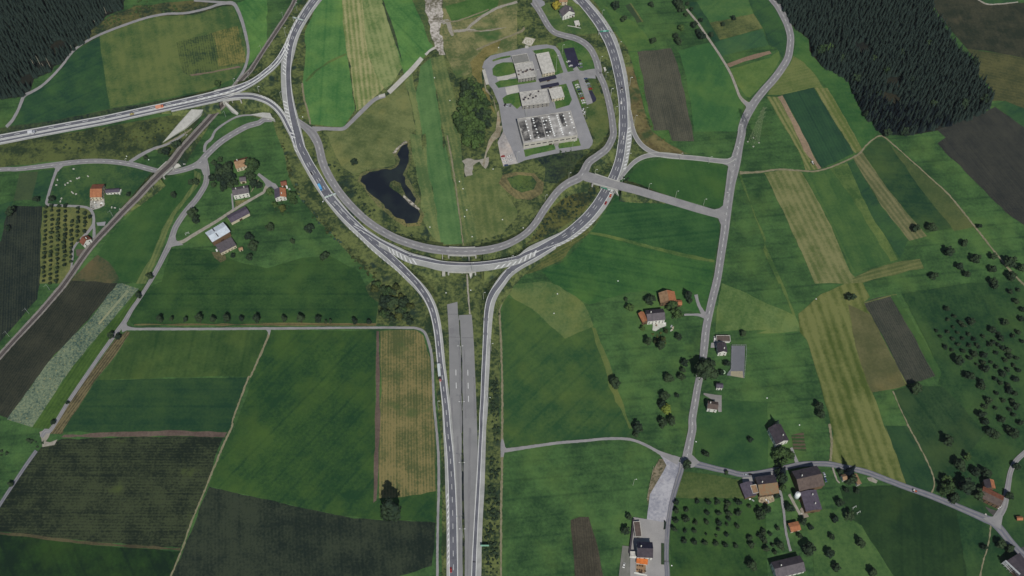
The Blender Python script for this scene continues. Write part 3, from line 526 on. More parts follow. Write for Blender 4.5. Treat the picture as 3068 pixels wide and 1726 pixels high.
# small lanes
for s, m in (('A 60,1225,30 120,1160,30 180,1050,28 230,930,32 300,890,26 400,830,24 500,740,24 600,630,22 700,500,22 800,420,22 950,340,22 1150,260,22 1400,175,22 1600,135,22 1800,125,22 2000,80,22 2120,40,26 2240,30,36 2290,90,34 2340,220,32 2380,380,28 2395,500,26 2375,620,26 2330,720,26 2250,830,24', LANE),
 ('A 1870,5,18 2100,20,22 2240,30,28', LANE), ('G 560,290,40 550,340,32 510,450,26 460,620,26 450,680,26 520,692,22 700,700,22 830,712,24 890,760,30 905,850,28 880,910,30 820,980,26 740,1060,22 705,1120,22 700,1200,20 685,1310,16', LANE), ('G 905,850,22 908,960,28 905,1040,34', LANE),
 ('G 1250,275,30 1330,225,34 1400,185,30 1500,140,24 1600,110,20 1700,60,20 1780,5,18', LANE), ('G 1970,180,26 1985,100,28 2040,50,26 A 2080,1260,22 2200,1170,18 2310,1120,18 2440,1108,14', LANE),
 ('G 1690,1060,40 1760,1045,34 1850,990,32 1950,930,30 2100,840,28 2250,740,26 2400,650,26 2540,570,24 H 130,565,24 160,510,40', GRAV), ('G 2490,390,26 2560,450,40 H 190,490,56 250,520,40', LANE), ('G 2235,580,14 2250,740,18', LANE),
 ('R 20,235,40 60,235,40 200,215,32 400,185,28 600,160,28 800,145,26 1000,125,26 1200,125,26 1300,145,26 1400,185,26 1500,240,30 1600,290,50 1720,340,80', LANE), ('Q 2430,130,20 2435,210,44 2432,300,20', LANE),
 ('M 1990,330,60 1940,260,36 1905,190,30 1885,105,34', LANE), ('M 1985,320,50 1900,300,24 1770,300,18', LANE), ('S 205,560,20 240,700,26 262,850,24 268,940,22 285,1050,22 325,1210,24', LANE), ('S 310,660,26 420,860,26', GRAV), ('S 390,365,34 330,210,24', LANE), ('S 730,400,20 770,520,14 800,550,14', GRAV),
 ('K 1210,425,50 1300,437,26 1500,437,26 1900,437,24 2400,434,24 L 0,433,24 500,430,24 1000,425,22 1500,425,24 1600,430,24 1680,470,26 1730,600,26 1755,750,26 1765,1000,24 1775,1200,24 1800,1449,24 Q 1815,300,26 1818,600,26 1810,900,24 1805,1200,24 1805,1500,24 1805,3200,24', LANE),
 ('C 1380,870,60 1440,960,70 1480,1060,80 1540,1230,80 1575,1335,80', LANE)):
    road(s, m, 'lane', jit=.15)
conc1 = road('B 600,1250,60 700,1240,34 820,1245,34 900,1240,36 960,1190,36 1080,1070,40 1200,960,36 1300,925,34', LANE, 'path')
road('B 1335,893,44 1450,780,46 1560,670,46 1655,560,42', LIGHTC, 'path'); road('B 1690,530,24 1740,480,22 1785,460,18', LIGHTC, 'path', jit=.4); road('B 1240,930,26 1300,915,30', LIGHTC, 'path')
road('E 945,100,20 1060,240,24 1170,400,24 1300,590,24 1420,790,26 1480,930,28 1530,1060,30 1590,1130,46 1650,1170,60', GRAV, 'lane')
# old motorway slabs
sz = nextz()
poly('carriageway', 'L 1898,200 1960,185 1998,175 2003,290 2012,352 2030,600 2040,900 2046,1449 Q 2050,400 2055,1000 2062,3200 1900,3200 1900,600 L 1905,1449 1925,1250 1922,900 1915,500 1905,300', SLAB, z=sz, jit=0)
poly('carriageway', 'L 2012,304 2135,298 2146,420 2158,600 2168,850 2180,1150 2190,1449 Q 2200,400 2205,3200 2068,3200 2060,1000 2052,0 L 2048,1200 2044,900 2034,600 2022,358 2012,352', SLAB, z=nextz(), jit=0)
poly('median', 'L 2012,350 2022,350 2036,600 2046,900 2052,1300 Q 2056,200 2060,600 2070,1200 2074,3200 2050,3200 2046,1100 2040,600 2036,0 L 2036,1300 2032,900 2022,600', field_mat('median scrub', (36,44,40), (62,72,46), (.6,1.2,1.6), fine=.4), jit=.4, step=4)
mk = Line('L 1960,560,10 1980,680,10 1984,900,10 1990,1100,10'); mo = Line('L 2080,560,10 2093,665,10 2100,925,10 2107,1200,10')
poly('road_joint', 'L 1914,512 2020,516 2020,520 1914,516', plain_mat('joint tar', (104,104,108), (98,98,102)), jit=0); poly('road_joint', 'L 2040,520 2152,520 2152,524 2040,524', plain_mat('joint tar', (104,104,108), (98,98,102)), jit=0)
for s in ('L 1920,430 1960,425 1975,460 1950,500 1925,480', 'L 2010,600 2030,602 2036,900 2042,1440 2024,1440 2016,900', 'L 1935,1100 1950,1100 1965,1440 1945,1440', 'L 2150,900 2165,900 2178,1300 2160,1300', 'L 2060,640 2072,640 2086,1300 2070,1300', 'Q 1990,100 2010,100 2030,900 2010,1449 1996,900', 'Q 2110,20 2130,20 2120,700 2100,1449 2090,1449'):
    poly('road_patch', s, plain_mat('darker slab patch', (128,128,129), (116,116,118), .15), jit=.5, step=5)
holder = poly('road_joint', 'L 1900,292 2000,292 2000,296 1900,296', plain_mat('joint tar', (104,104,108), (98,98,102)), jit=0)
for L_ in (mk, mo): L_.paint(holder, WHITE, 0, .55, nextz(.004), (6, 13.5), 30)
WORN = plain_mat('worn wheel tracks', (134,133,134), (116,116,119), .15)
# local roads
LR = [('G -700,420,40 -20,350,40 150,345,40 300,330,44 450,312,48 560,298,50 700,280,48 850,268,46 1000,268,46 1150,280,48 1300,305,50 1450,345,50 1550,370,50 1640,375,50 1750,355,50 1860,320,55 1930,280,62 1985,215,60 2050,150,60 2130,80,58 A 2250,1290,56 2380,1220,54 2500,1185,50 B 130,1155,50 210,1155,46', LANE, (), (2.6,9)),
 ('G 1960,250,80 1985,330,66 1995,400,58 1985,480,54 1950,550,54 1890,640,54 1820,720,54 1750,810,54 1690,910,55 1660,1000,58 1630,1080,56 1580,1180,50 1530,1280,46 1470,1390,42 K 1430,10,36 1340,150,36 1270,250,38 1200,370,46 1130,460,40 1060,560,38 960,700,36 850,860,36 740,1020,36 640,1170,36 550,1320,36 480,1420,40 O 440,50,50 400,110,40', LANE, (), None),
 ('O 350,240,36 250,380,34 130,560,32 50,680,32 -20,790,32', BLUE, (), None),
 ('R 1750,360,60 1740,430,52 1712,520,52 1682,620,50 1650,740,46 1628,860,44 1612,1000,44 1602,1150,44 1600,1300,46 1612,1480,48 1700,3000,48', BLUE, (), None),
 ('R 1790,330,90 1880,365,70 1960,385,58 2080,415,55 2200,440,52 2330,470,52 S 0,458,50 150,430,50 300,398,50 420,372,50 560,365,50 700,370,52 850,400,52 1050,445,55 1250,520,55 1450,595,56 1650,665,58 1850,745,60 2050,830,64 2200,895,75 2280,930,80 2350,1000,75 2430,1100,70 2520,1200,65 2640,1310,65', BLUE, (), None),
 ('S 2300,910,80 2370,800,75 2400,700,65 2425,560,55 2445,450,50 2490,350,50 2576,265,50 2640,215', LANE, (), None),
 ('E 1640,-350,80 1880,-30,85 1950,60,82 2010,170,80 2060,280,80 2090,400,80 2085,520,80 2060,640,82 1990,760,84 1900,880,84 1810,980,84 1720,1090,88 1660,1180,95 1600,1290,92 1560,1400,90 I 2325,0,78 2300,120,80 2270,250,100 2245,350,108 2220,480,92 2195,650,88 2175,800,88 2160,950,80 2130,1150,76 2100,1350,74 M 2080,0,76 2045,140,76 2015,270,76 1985,420,76 1970,550,78 1955,700,72 1930,850,70 1900,1000,70 1875,1150,72 1850,1300,74 R 1850,30,78 1830,130,80 1810,230,85 1795,310,90 1785,350,80', LANE, (), (3,8)),
 ]
for s, m, b, ds in LR:
    L, o, z = road(s, m, 'road', b)
    for (fa, fb) in ((-.72, -.28), (.26, .7)): L.band('wheel_tracks', WORN, fa, fb, z+.006, parent=o, jit=.25)
    if ds: L.paint(o, WHITE, 0, .32, z+.03, ds, 10)
for s in ('G 1925,240 1975,225 2005,270 1985,400 1960,400 1940,345 1880,335 1830,345 1880,310', 'G 520,330 560,300 620,310 580,345 560,370 545,345', 'G 1610,1110 1690,1085 1770,1075 1700,1030 1690,970 1640,1000', 'K 1165,400 1210,350 1235,430 1250,437 1180,470', 'R 1730,330 1790,230 1870,300 1920,350 1860,400 1790,410 1730,400', 'S 2180,890 2300,870 2340,830 2370,880 2350,1000 2290,960',
   'I 2050,250 2150,270 2200,262 2250,215 2270,330 2240,430 2215,360 2190,310 2120,285', 'I 2050,735 2110,722 2150,690 2162,610 2200,650 2180,780 2090,775', 'I 2040,795 2100,820 2125,880 2150,880 2175,790 2090,760', 'E 1560,1090 1610,1130 1660,1120 1680,1080 1650,1260 1600,1260 1600,1180', 'M 1970,380 1960,340 1985,300 2010,280 1995,350', 'R 0,160 0,310 40,250 60,220 30,190', 'L 150,440 200,440 190,480 182,500 170,470'):
    poly('junction', s, LANE, jit=0)
# ---------------------------------------------------------------- railway
RB = ('rail',)
railL = Line('B 640,-500,40 445,-40,42 400,60,42 330,180,44 250,300,45 150,450,45 60,590,45 0,680,48 A 2350,745,50 2285,820,54 2225,910,60 2165,990,64 2080,1080,66 1980,1190,68 1870,1310,70 1760,1430,70 G 1740,165,76 1650,285,84 1560,370,80 1450,480,72 1330,610,70 1200,740,68 1050,900,66 900,1060,66 800,1190,66 K 620,0,64 520,120,64 400,260,62 280,390,60 150,530,58 50,640,58 -30,730,58', RB)
rz_ = nextz()
rb = railL.band('railway', plain_mat('ballast edge', (138,134,128), (112,108,104), .35), z=rz_, jit=.25)
rs = railL.band('ballast', plain_mat('brown ballast', (86,80,78), (70,67,66), .5), -.48, .36, rz_+.05, parent=rb)
for f_ in (-.16, .06): railL.paint(rb, plain_mat('rail steel', (150,140,136), (120,112,110), .5, .4, .6), f_, .22, rz_+.16)
sm_ = MB(); t = 2.0
while t < railL.s[-1]:
    a, b = railL.at_s(t, -.28, rz_+.08), railL.at_s(t, .18, rz_+.08); d = (b-a); n_ = Vector((-d.y, d.x, 0)).normalized()*.14
    sm_.quad(a-n_, b-n_, b+n_, a+n_); t += 1.3
sm_.build('sleepers', plain_mat('sleeper wood', (70,64,62), (56,52,52), 1), rb)
railL.skirt('embankment', ROUGH, skip=((500,507,30),))
# ---------------------------------------------------------------- ring road and motorway legs
SB = ('south','over'); WB = ('west','south')
WEST = 'B 900,-300,90 640,-15,100 500,185,102 420,340,105 370,500,118 345,650,100 345,780,98 355,900,105 380,1040,112 410,1160,116 445,1300,114 470,1400,112 H 490,170,104 560,300,104 640,440,105 720,560,108 800,660,112 880,760,112 980,870,108 1100,985,104 1200,1085,100 1320,1190,95 1440,1290,92 1540,1390,90 L 1620,20,90 1700,120,88 1755,230,85 1790,350,82 1810,470,80 1825,600,80 1840,760,80 1860,920,80 1880,1080,80 1895,1250,85 Q 1905,10,92 1925,350,100 1935,600,108 1945,850,110 1950,1100,112 1950,1500,114 1950,3200,114'
WDRK = 'B 892,-300,56 632,-15,62 495,185,60 420,330,56 385,450,50 372,560,48 365,700,46 368,820,48 380,950,52 402,1080,58 430,1200,64 460,1320,70 485,1420,74 H 515,190,78 560,280,80 650,430,82 740,580,84 830,690,78 930,800,76 1040,905,74 1150,1012,68 1300,1145,64 1430,1265,60 1550,1385,58 L 1625,20,58 1700,130,56 1755,250,54 1785,370,52 1805,490,50 1820,640,50 1835,780,50 1855,920,52 1870,1060,52 1890,1230,54 Q 1905,60,58 1925,250,60 1940,500,66 1950,750,72 1955,1000,76 1958,1250,78 1960,1500,80 1960,3200,80'
EAST = 'H 980,850,60 1100,945,66 1250,1050,74 1400,1130,90 1540,1200,100 1700,1240,98 1850,1280,96 2000,1292,92 2150,1292,90 2350,1272,84 2576,1222,80 I 300,1140,110 480,1060,116 600,1005,116 730,925,122 850,820,122 960,690,122 1040,560,118 1100,430,115 1150,300,110 1180,150,105 1190,0,102 D 1810,760,165 1812,600,150 1805,450,150 1785,300,155 1765,150,160 1735,20,165 C 1925,780,165 1890,660,165 1845,530,165 1790,430,165 1720,310,155 1640,200,150 1550,90,140 1470,0,138 1440,-10,138 1150,-300,125'
EDRK = 'H 1000,880,22 1130,960,24 1250,1035,26 1400,1115,28 1540,1180,30 1700,1220,32 1850,1248,32 2000,1260,30 2150,1260,30 2350,1240,30 2576,1198,30 I 240,1160,34 350,1118,40 480,1058,62 600,1000,82 720,910,90 840,800,92 930,690,92 1000,580,92 1040,510,92 1080,440,88 1120,340,84 1150,230,78 1170,100,76 1182,0,76 D 1797,760,108 1792,600,108 1785,450,108 1765,300,110 1740,150,112 1715,30,115 C 1905,780,112 1870,660,112 1820,530,112 1770,430,115 1700,310,108 1620,200,105 1530,90,100 1450,0,98 1442,-10,96 1152,-300,88'
RLEG = 'I 520,1085,60 330,1195,80 200,1262,84 80,1345,90 L 2415,-5,95 2355,90,90 2320,180,85 2300,290,85 2290,420,80 2280,600,75 2275,800,68 2262,1000,70 2255,1250,68 Q 2245,0,64 2232,300,72 2215,600,88 2200,900,84 2185,1200,92 2176,1500,100 2120,3200,100'
RDRK = 'I 520,1068,40 330,1180,42 200,1250,46 80,1330,50 L 2400,0,50 2340,80,50 2300,170,46 2280,280,42 2272,400,40 2265,550,38 2258,700,36 2248,900,36 2240,1100,34 2228,1300,34 Q 2228,0,34 2220,150,32 2208,400,32 2195,650,34 2180,900,36 2170,1100,38 2160,1300,40 2154,1500,42 2098,3200,42'
MWAY = 'A -700,1480,106 -40,1355,100 300,1290,95 700,1215,92 1000,1160,90 1300,1095,88 1600,1030,86 1900,965,92 2100,918,95 2250,875,86 2400,812,66 2500,750,62 2576,690,62 B 215,645,62 280,570,62 340,470,62 390,370,62 440,280,60'
RAMP = 'A 1650,1062,40 1900,1004,52 2100,958,58 2250,930,60 2400,925,62 2500,945,62 B 180,985,62 260,1050,62 320,1130,64 360,1210,64 405,1300,60 440,1400,50'
base_z = nextz(.01)
def big(full, dark, bumps, name, dashes, nd=1, t0=0, lines=True, dm=ASPH):
    global base_z
    base_z += .006; F = Line(full, bumps); o = F.band(name, CONC, z=base_z)
    base_z += .006; D = Line(dark, bumps) if dark else F
    if dark and bumps:
        D.z = [F.z[min(range(len(F.p)), key=lambda k: (F.p[k][0]-p[0])**2+(F.p[k][1]-p[1])**2)] for p in D.p]; D.c = [at(p[0], p[1], z) for p, z in zip(D.p, D.z)]
    up = .16 if bumps else .02
    if dark: D.band('asphalt_lane', dm, z=base_z+up, parent=o)
    if lines:
        for fr in (-1.0, 1.0): D.paint(o, WHITE, fr*.98, .55, base_z+.03+up)
    for k in range(nd):
        fr = 0 if nd == 1 else (-.33, .33)[k]
        if dashes: D.paint(o, WHITE, fr, .5, base_z+.03+up, dashes, t0)
    return F, D, o, base_z
rampF, rampD, rampO, rampZ = big(RAMP, RAMP.replace(',62', ',30').replace(',60', ',30').replace(',64', ',30').replace(',58', ',28').replace(',52',',26').replace(',40',',20').replace(',50',',24'), WB, 'slip_road', None, 0)
MW, MWD, mwO, mwZ = big(MWAY, None, WB, 'motorway', None, 0, lines=False)
for (a, b) in ((-.84, -.14), (.12, .62)): MW.band('asphalt_lane', ASPH, a, b, mwZ+.02, parent=mwO)
for fr in (-.84, -.14, .12, .62): MW.paint(mwO, WHITE, fr, .7, mwZ+.05)
MW.paint(mwO, WHITE, -.5, .5, mwZ+.05, (6, 18)); MW.paint(mwO, WHITE, -.01, 1.5, mwZ+.055, (3, 6.5), 260, 500)
eF, eD, eO, eZ = big(EAST, EDRK, ('south',), 'ring_road', None, 0)
rF, rD, rO, rZ = big(RLEG, RDRK, ('south',), 'motorway_leg', None, 0)
wF, wD, wO, wZ = big(WEST, WDRK, WB, 'ring_road', None, 0)
def dashes(D, o, z, t0, t1, frs, pat=(5, 12)):
    for fr in frs: D.paint(o, WHITE, fr, .36, z+.19, pat, t0, t1)
def chain(L, spec):
    x, y, _ = T(spec)[0]; i = min(range(len(L.p)), key=lambda k: (L.p[k][0]-x)**2+(L.p[k][1]-y)**2); return L.s[i]
dashes(wD, wO, wZ, 0, chain(wD, 'B 385,450'), (-.3, .3)); dashes(wD, wO, wZ, chain(wD, 'B 475,1380'), chain(wD, 'H 560,280'), (0,))
dashes(wD, wO, wZ, chain(wD, 'H 560,280'), chain(wD, 'H 930,800'), (-.15, .4)); dashes(wD, wO, wZ, chain(wD, 'H 930,800'), wD.s[-1], (0,))
dashes(eD, eO, eZ, chain(eD, 'I 600,1000'), chain(eD, 'I 1080,440'), (-.35, .15)); dashes(eD, eO, eZ, chain(eD, 'I 1080,440'), eD.s[-1], (-.25, .3))
wD.paint(wO, WHITE, -.35, .45, wZ+.19, None, chain(wD, 'H 800,650'), chain(wD, 'H 1060,920'))
# hatched islands
def hz_(L, o, z, s0, s1, fa, fb, period=5.5, w_=1.7, skew=3.5):
    a, b = sorted((chain(L, s0), chain(L, s1))); L.hatch(o, WHITE, fa, fb, a, b, period, w_, skew, z+.2)
hz_(wF, wO, wZ, 'B 400,420', 'B 350,720', .62, .05); hz_(wF, wO, wZ, 'B 365,960', 'B 445,1300', .95, .3, 5, 1.6)
hz_(wF, wO, wZ, 'B 455,130', 'B 360,500', .95, .66, 6, 2); hz_(wF, wO, wZ, 'B 450,1300', 'H 490,170', .95, .72, 6, 2)
hz_(rampF, rampO, rampZ, 'B 80,945', 'B 360,1210', -.98, -.6, 4, 1.5)
hz_(eF, eO, eZ, 'H 1330,1090', 'H 1600,1215', .05, .92, 5, 1.8, 5); hz_(eF, eO, eZ, 'H 2400,1260', 'I 330,1130', .1, .9, 6, 2.2, -5)
hz_(eF, eO, eZ, 'I 480,1060', 'I 860,830', .72, .97, 5, 2, 3); hz_(wF, wO, wZ, 'Q 1938,650', 'Q 1950,1330', .52, .85, 5, 2, 3)
hz_(wF, wO, wZ, 'H 980,870', 'H 1500,1360', .82, .99, 6, 2, 2)
# service road round the basin, the overbridge road, eastern slips
SV = 'B 440,1150,46 470,1180,56 530,1225,66 600,1290,84 650,1380,80 H 672,170,78 695,270,80 742,380,78 812,500,76 900,620,76 1000,730,76 1120,840,76 1250,930,76 1400,1010,76 1550,1065,76 1700,1105,78 1850,1128,78 2000,1138,76 2150,1136,76 2300,1120,74 2450,1080,70 2576,1020,66 I 260,950,66 340,860,68 410,750,70 480,650,70 560,550,72 650,480,76 760,425,84 805,370,84 850,280,74 930,220,70 1020,150,70 1072,60,68 1088,0,66 D 1655,760,88 1640,640,85 1610,480,82 1580,360,80 1545,240,80 1500,140,80 1460,60,90 C 1690,930,92 1680,860,88 1650,760,82 1590,640,80 1500,550,78 1380,490,76 1240,455,74 1130,420,74 1070,370,76 1020,300,78 970,210,78 910,110,80 850,20,90'
base_z += .006; sv = Line(SV, SB); svo = sv.band('service_road', LANE, z=base_z); svz = base_z; [sv.band('wheel_tracks', WORN, fa, fb, base_z+.02, parent=svo, jit=.25) for fa, fb in ((-.7,-.28),(.26,.68))]; sv.paint(svo, WHITE, 0, .3, base_z+.03, (3, 9), 40)
BR = 'I 790,400,80 830,415,95 900,435,92 1000,465,86 1120,500,80 1300,545,78 1500,605,76 1700,665,76 1900,725,76 2050,768,72 2150,795,66'
base_z += .006; br = Line(BR, SB); bro = br.band('bridge_road', LANE, z=base_z); brz = base_z
CX = 'C 1210,985,90 1330,980,90 1450,965,85 1560,935,84 1680,920,84'
base_z += .006; cx = Line(CX); cx.band('road', LANE, z=base_z)
J3 = poly('junction', 'I 720,440 800,330 850,300 880,400 960,440 930,490 800,460', LANE, z=0) ; J3.location.z = base_z+.03+4.9
bpy.data.objects.remove(J3)
for s in ('D 1870,560,40 1890,680,50 1912,800,58 1950,900,60 2020,1000,60 2110,1070,62 2220,1120,62 2400,1150,62 I 1762,228,46 1900,240,46 2050,258,46 2150,268,48 2210,262,46 2255,230,36', 'I 1150,440,34 1190,385,38 1240,325,40 1300,268,42 1380,225,44 1480,205,46 1600,208,48 1740,224,48'):
    base_z += .006; L = Line(s); o = L.band('slip_road', LANE, z=base_z)
    for fr in (-.86, .86): L.paint(o, plain_mat('pale kerb line', (176,178,172), (160,162,156), .6), fr, .7, base_z+.03)
L = Line('D 1870,700,40 1862,800,60 1866,900,70 1860,1000,60 1840,1150,46 1800,1330,40'); base_z += .006
o = L.band('traffic_island', CONC, z=base_z); L.hatch(o, WHITE, -.7, .7, 8, L.s[-1]-4, 5, 1.8, 2, base_z+.04)
# embankments carrying the raised roads
sk1 = (1385, 775, 62)
for L, sk in ((sv, (sk1, (1758,530,0))), (eF, (sk1,)), (br, ((1818,556,44),)), (MW, ((680,285,38),)), (rampF, ((690,300,34),)), (wF, ((1385,775,60),(680,285,40))), (rF, ((1385,775,60),))):
    L.skirt('embankment', ROUGH, skip=sk)
# ---------------------------------------------------------------- bridges (decks with edge beams, piers, abutments)
BCON = plain_mat('bridge concrete', (186,186,180), (160,160,154), .3)
def bridge(L, c, r, label, zt, thick=1.3, group=None):
    idx = [i for i, p in enumerate(L.p) if math.hypot(p[0]-c[0], p[1]-c[1]) < r]
    i0, i1 = idx[0], idx[-1]; mid = L.pt((i0+i1)//2, 0, 0)
    root = empty('road_bridge', (mid.x, mid.y, 0)); tag(root, label, 'bridge', group)
    inv = Vector((mid.x, mid.y, 0)); dk = MB(); be = [MB(), MB()]
    for i in range(i0, i1):
        for q, (fa, fb, z0, z1) in enumerate(((-1.02, 1.02, -thick, -.12),)):
            a0, a1, b0, b1 = L.pt(i, fa, zt)-inv, L.pt(i+1, fa, zt)-inv, L.pt(i, fb, zt)-inv, L.pt(i+1, fb, zt)-inv
            up = Vector((0,0,z1)); dn = Vector((0,0,z0))
            dk.quad(a0+up, a1+up, b1+up, b0+up); dk.quad(a0+dn, b0+dn, b1+dn, a1+dn); dk.quad(a0+dn, a1+dn, a1+up, a0+up); dk.quad(b0+dn, b0+up, b1+up, b1+dn)
        for sd_ in (0, 1):
            fr = (-1, 1)[sd_]
            for (p0, p1) in ((L.pt(i, fr*1.0, zt)-inv, L.pt(i+1, fr*1.0, zt)-inv),):
                d = (p1-p0).normalized(); n_ = Vector((-d.y, d.x, 0))*.35; h0 = Vector((0,0,-thick-.05)); h1 = Vector((0,0,.55)); m = be[sd_]
                m.quad(p0-n_+h1, p1-n_+h1, p1+n_+h1, p0+n_+h1); m.quad(p0-n_+h0, p1-n_+h0, p1-n_+h1, p0-n_+h1); m.quad(p0+n_+h0, p0+n_+h1, p1+n_+h1, p1+n_+h0)
    dk.build('deck', BCON, root)
    for m in be: m.build('edge_beam', BCON, root)
    for ii in (i0, i1):
        p, q = L.pt(ii, -1.08, 0)-inv, L.pt(ii, 1.08, 0)-inv; d = q-p; zz = L.z[ii]
        ab = MB(); ab.box((p.x+q.x)/2, (p.y+q.y)/2, 0, Vector((d.x, d.y)).length, 1.4, max(1, zz+zt-thick+.1), math.atan2(d.y, d.x)); ab.build('abutment', BCON, root)
    ms = (i0+i1)//2
    for fr in (-.6, 0, .6):
        p = L.pt(ms, fr, 0)-inv; pr = MB(); pr.cyl(p.x, p.y, 0, .5, max(1, L.z[ms]+zt-thick), 10); pr.build('pier', BCON, root)
    return root
bridge(eF, (1385,797), 44, 'wide concrete bridge carrying the southern ring road over the disused motorway', eZ)
bridge(sv, (1385,752), 44, 'narrower concrete bridge carrying the inner service road over the central valley', svz)
bridge(br, (1815,553), 40, 'concrete overbridge crossing the ring road on its eastern side', brz)
bridge(MW, (680,283), 34, 'concrete bridge carrying the western motorway over the railway', mwZ)
bridge(rampF, (695,298), 30, 'concrete bridge carrying the curved slip road over the railway', rampZ)
# railway bridge
bridge(railL, (497,507), 24, 'small railway bridge crossing the local road', rz_, 1.0)
# wing walls and retaining walls
def wall(spec, h, label, wth=.6, mat=None, tops=None, name='retaining_wall'):
    P = T(spec); Q_ = [at(p[0], p[1], 0) for p in P]; c = sum(Q_, Vector())/len(Q_); m = MB()
    for i in range(len(Q_)-1):
        a, b = Q_[i]-c, Q_[i+1]-c; L_ = (b-a).length; mm = (a+b)/2
        m.box(mm.x, mm.y, 0, L_, wth, h, math.atan2((b-a).y, (b-a).x))
    o = m.build(name, mat or BCON); o.location = c; tag(o, label, 'wall'); return o
def slope(spec, z0, z1, label, name='wing_wall'):
    P = T(spec); pts = []
    for i, p in enumerate(P): pts.append(at(p[0], p[1], z1[i] if isinstance(z1, tuple) else z1))
    c = sum(pts, Vector())/len(pts); c.z = 0; n = len(pts)
    v = [p-c for p in pts]+[Vector(((p-c).x, (p-c).y, z0)) for p in pts]
    f = [tuple(range(n))]+[tuple(reversed(range(n, 2*n)))]+[(i, (i+1)%n, n+(i+1)%n, n+i) for i in range(n)]
    o = mesh_obj(name, v, f, BCON); o.location = c; tag(o, label, 'wing wall'); return o
slope('A 2010,985 1940,1090 1800,1225 1570,1375 1740,1170 1870,1030', 0, (5,4,2,.6,2,5), 'long pale triangular wing wall below the western motorway bridge')
slope('A 2160,975 2185,985 2300,1090 2290,1110 2230,1070 2170,1000', 0, (5,5,1,.6,3,4.5), 'short pale wing wall east of the railway under the slip road')
slope('G 1690,290 1790,292 1700,330 1655,345', 0, (4,1,1.5,3), 'pale wing wall of the railway bridge beside the local road')
slope('B 0,1105 120,1085 190,1090 210,1130 235,1150 130,1128', 0, (.6,2,4,5,5,2), 'pale triangular wall where the local road dives under the ring road')
slope('H 1850,1330 1880,1325 1880,1360 1850,1362', 0, 3.5, 'stubby pale wing wall left below the southern ring bridge')
slope('H 2110,1335 2145,1332 2140,1360 2125,1395 2115,1370', 0, (5,5,4,2,4), 'stubby pale wing wall right below the southern ring bridge')
slope('I 1100,540 1115,535 1142,605 1120,575', 0, (5,5,.6,3), 'slim pale wing wall under the eastern overbridge')
wall('H 1855,1180 1857,1235', 4.5, 'pale wall between the two southern bridges on its left side')
wall('H 2108,1180 2112,1235', 4.5, 'pale wall between the two southern bridges on its right side')
# ---------------------------------------------------------------- buildings
GLASS = plain_mat('window glass', (40,46,56), (28,34,44), .6, .15, 0, 0, .5)
WOODD = plain_mat('dark timber', (84,66,52), (66,52,42), 1.2)
W_WHITE = plain_mat('white render', (222,222,214), (200,200,192), .5)
W_CREAM = plain_mat('cream render', (204,196,172), (182,172,150), .5)
W_GREY = plain_mat('grey render', (150,148,142), (130,128,122), .5)
W_WOOD = plain_mat('weathered boards', (120,98,76), (96,78,62), .9)
RC = {'orange':((162,108,74),(140,88,62)), 'rust':((128,82,62),(106,66,52)), 'grey':((98,92,96),(82,78,82)), 'dark':((72,66,72),(58,54,60)), 'brown':((94,82,76),(78,68,64)),
      'silver':((186,196,204),(168,178,188)), 'tan':((150,122,92),(126,98,74)), 'purple':((86,80,92),(72,66,78)), 'lightflat':((186,184,176),(160,158,151)), 'vivid':((196,108,50),(172,90,42)), 'moss':((108,104,82),(136,96,66)), 'conc':((176,174,168),(148,146,141)), 'ink':((48,48,66),(40,40,56))}
def dull(c): g = sum(c)/3; return tuple(min(235, (g+(v-g)*.92)*1.08) for v in c)
def roofmat(k): return plain_mat('roof '+k, dull(RC[k][0]), tuple(v*.92 for v in dull(RC[k][1])), .4, .8 if k != 'silver' else .45)
def frame_of(spec, h):
    P = [at(p[0], p[1], h) for p in T(spec)]
    c = sum(P, Vector())/4; u = ((P[1]-P[0])+(P[2]-P[3]))/2; v = ((P[0]-P[3])+(P[1]-P[2]))/2
    un = u.normalized(); vn = Vector((-un.y, un.x, 0)); L = u.length; W_ = abs(v.dot(vn))
    if W_ < v.length*.7: W_ = v.length
    return c, L, W_, math.atan2(u.y, u.x)
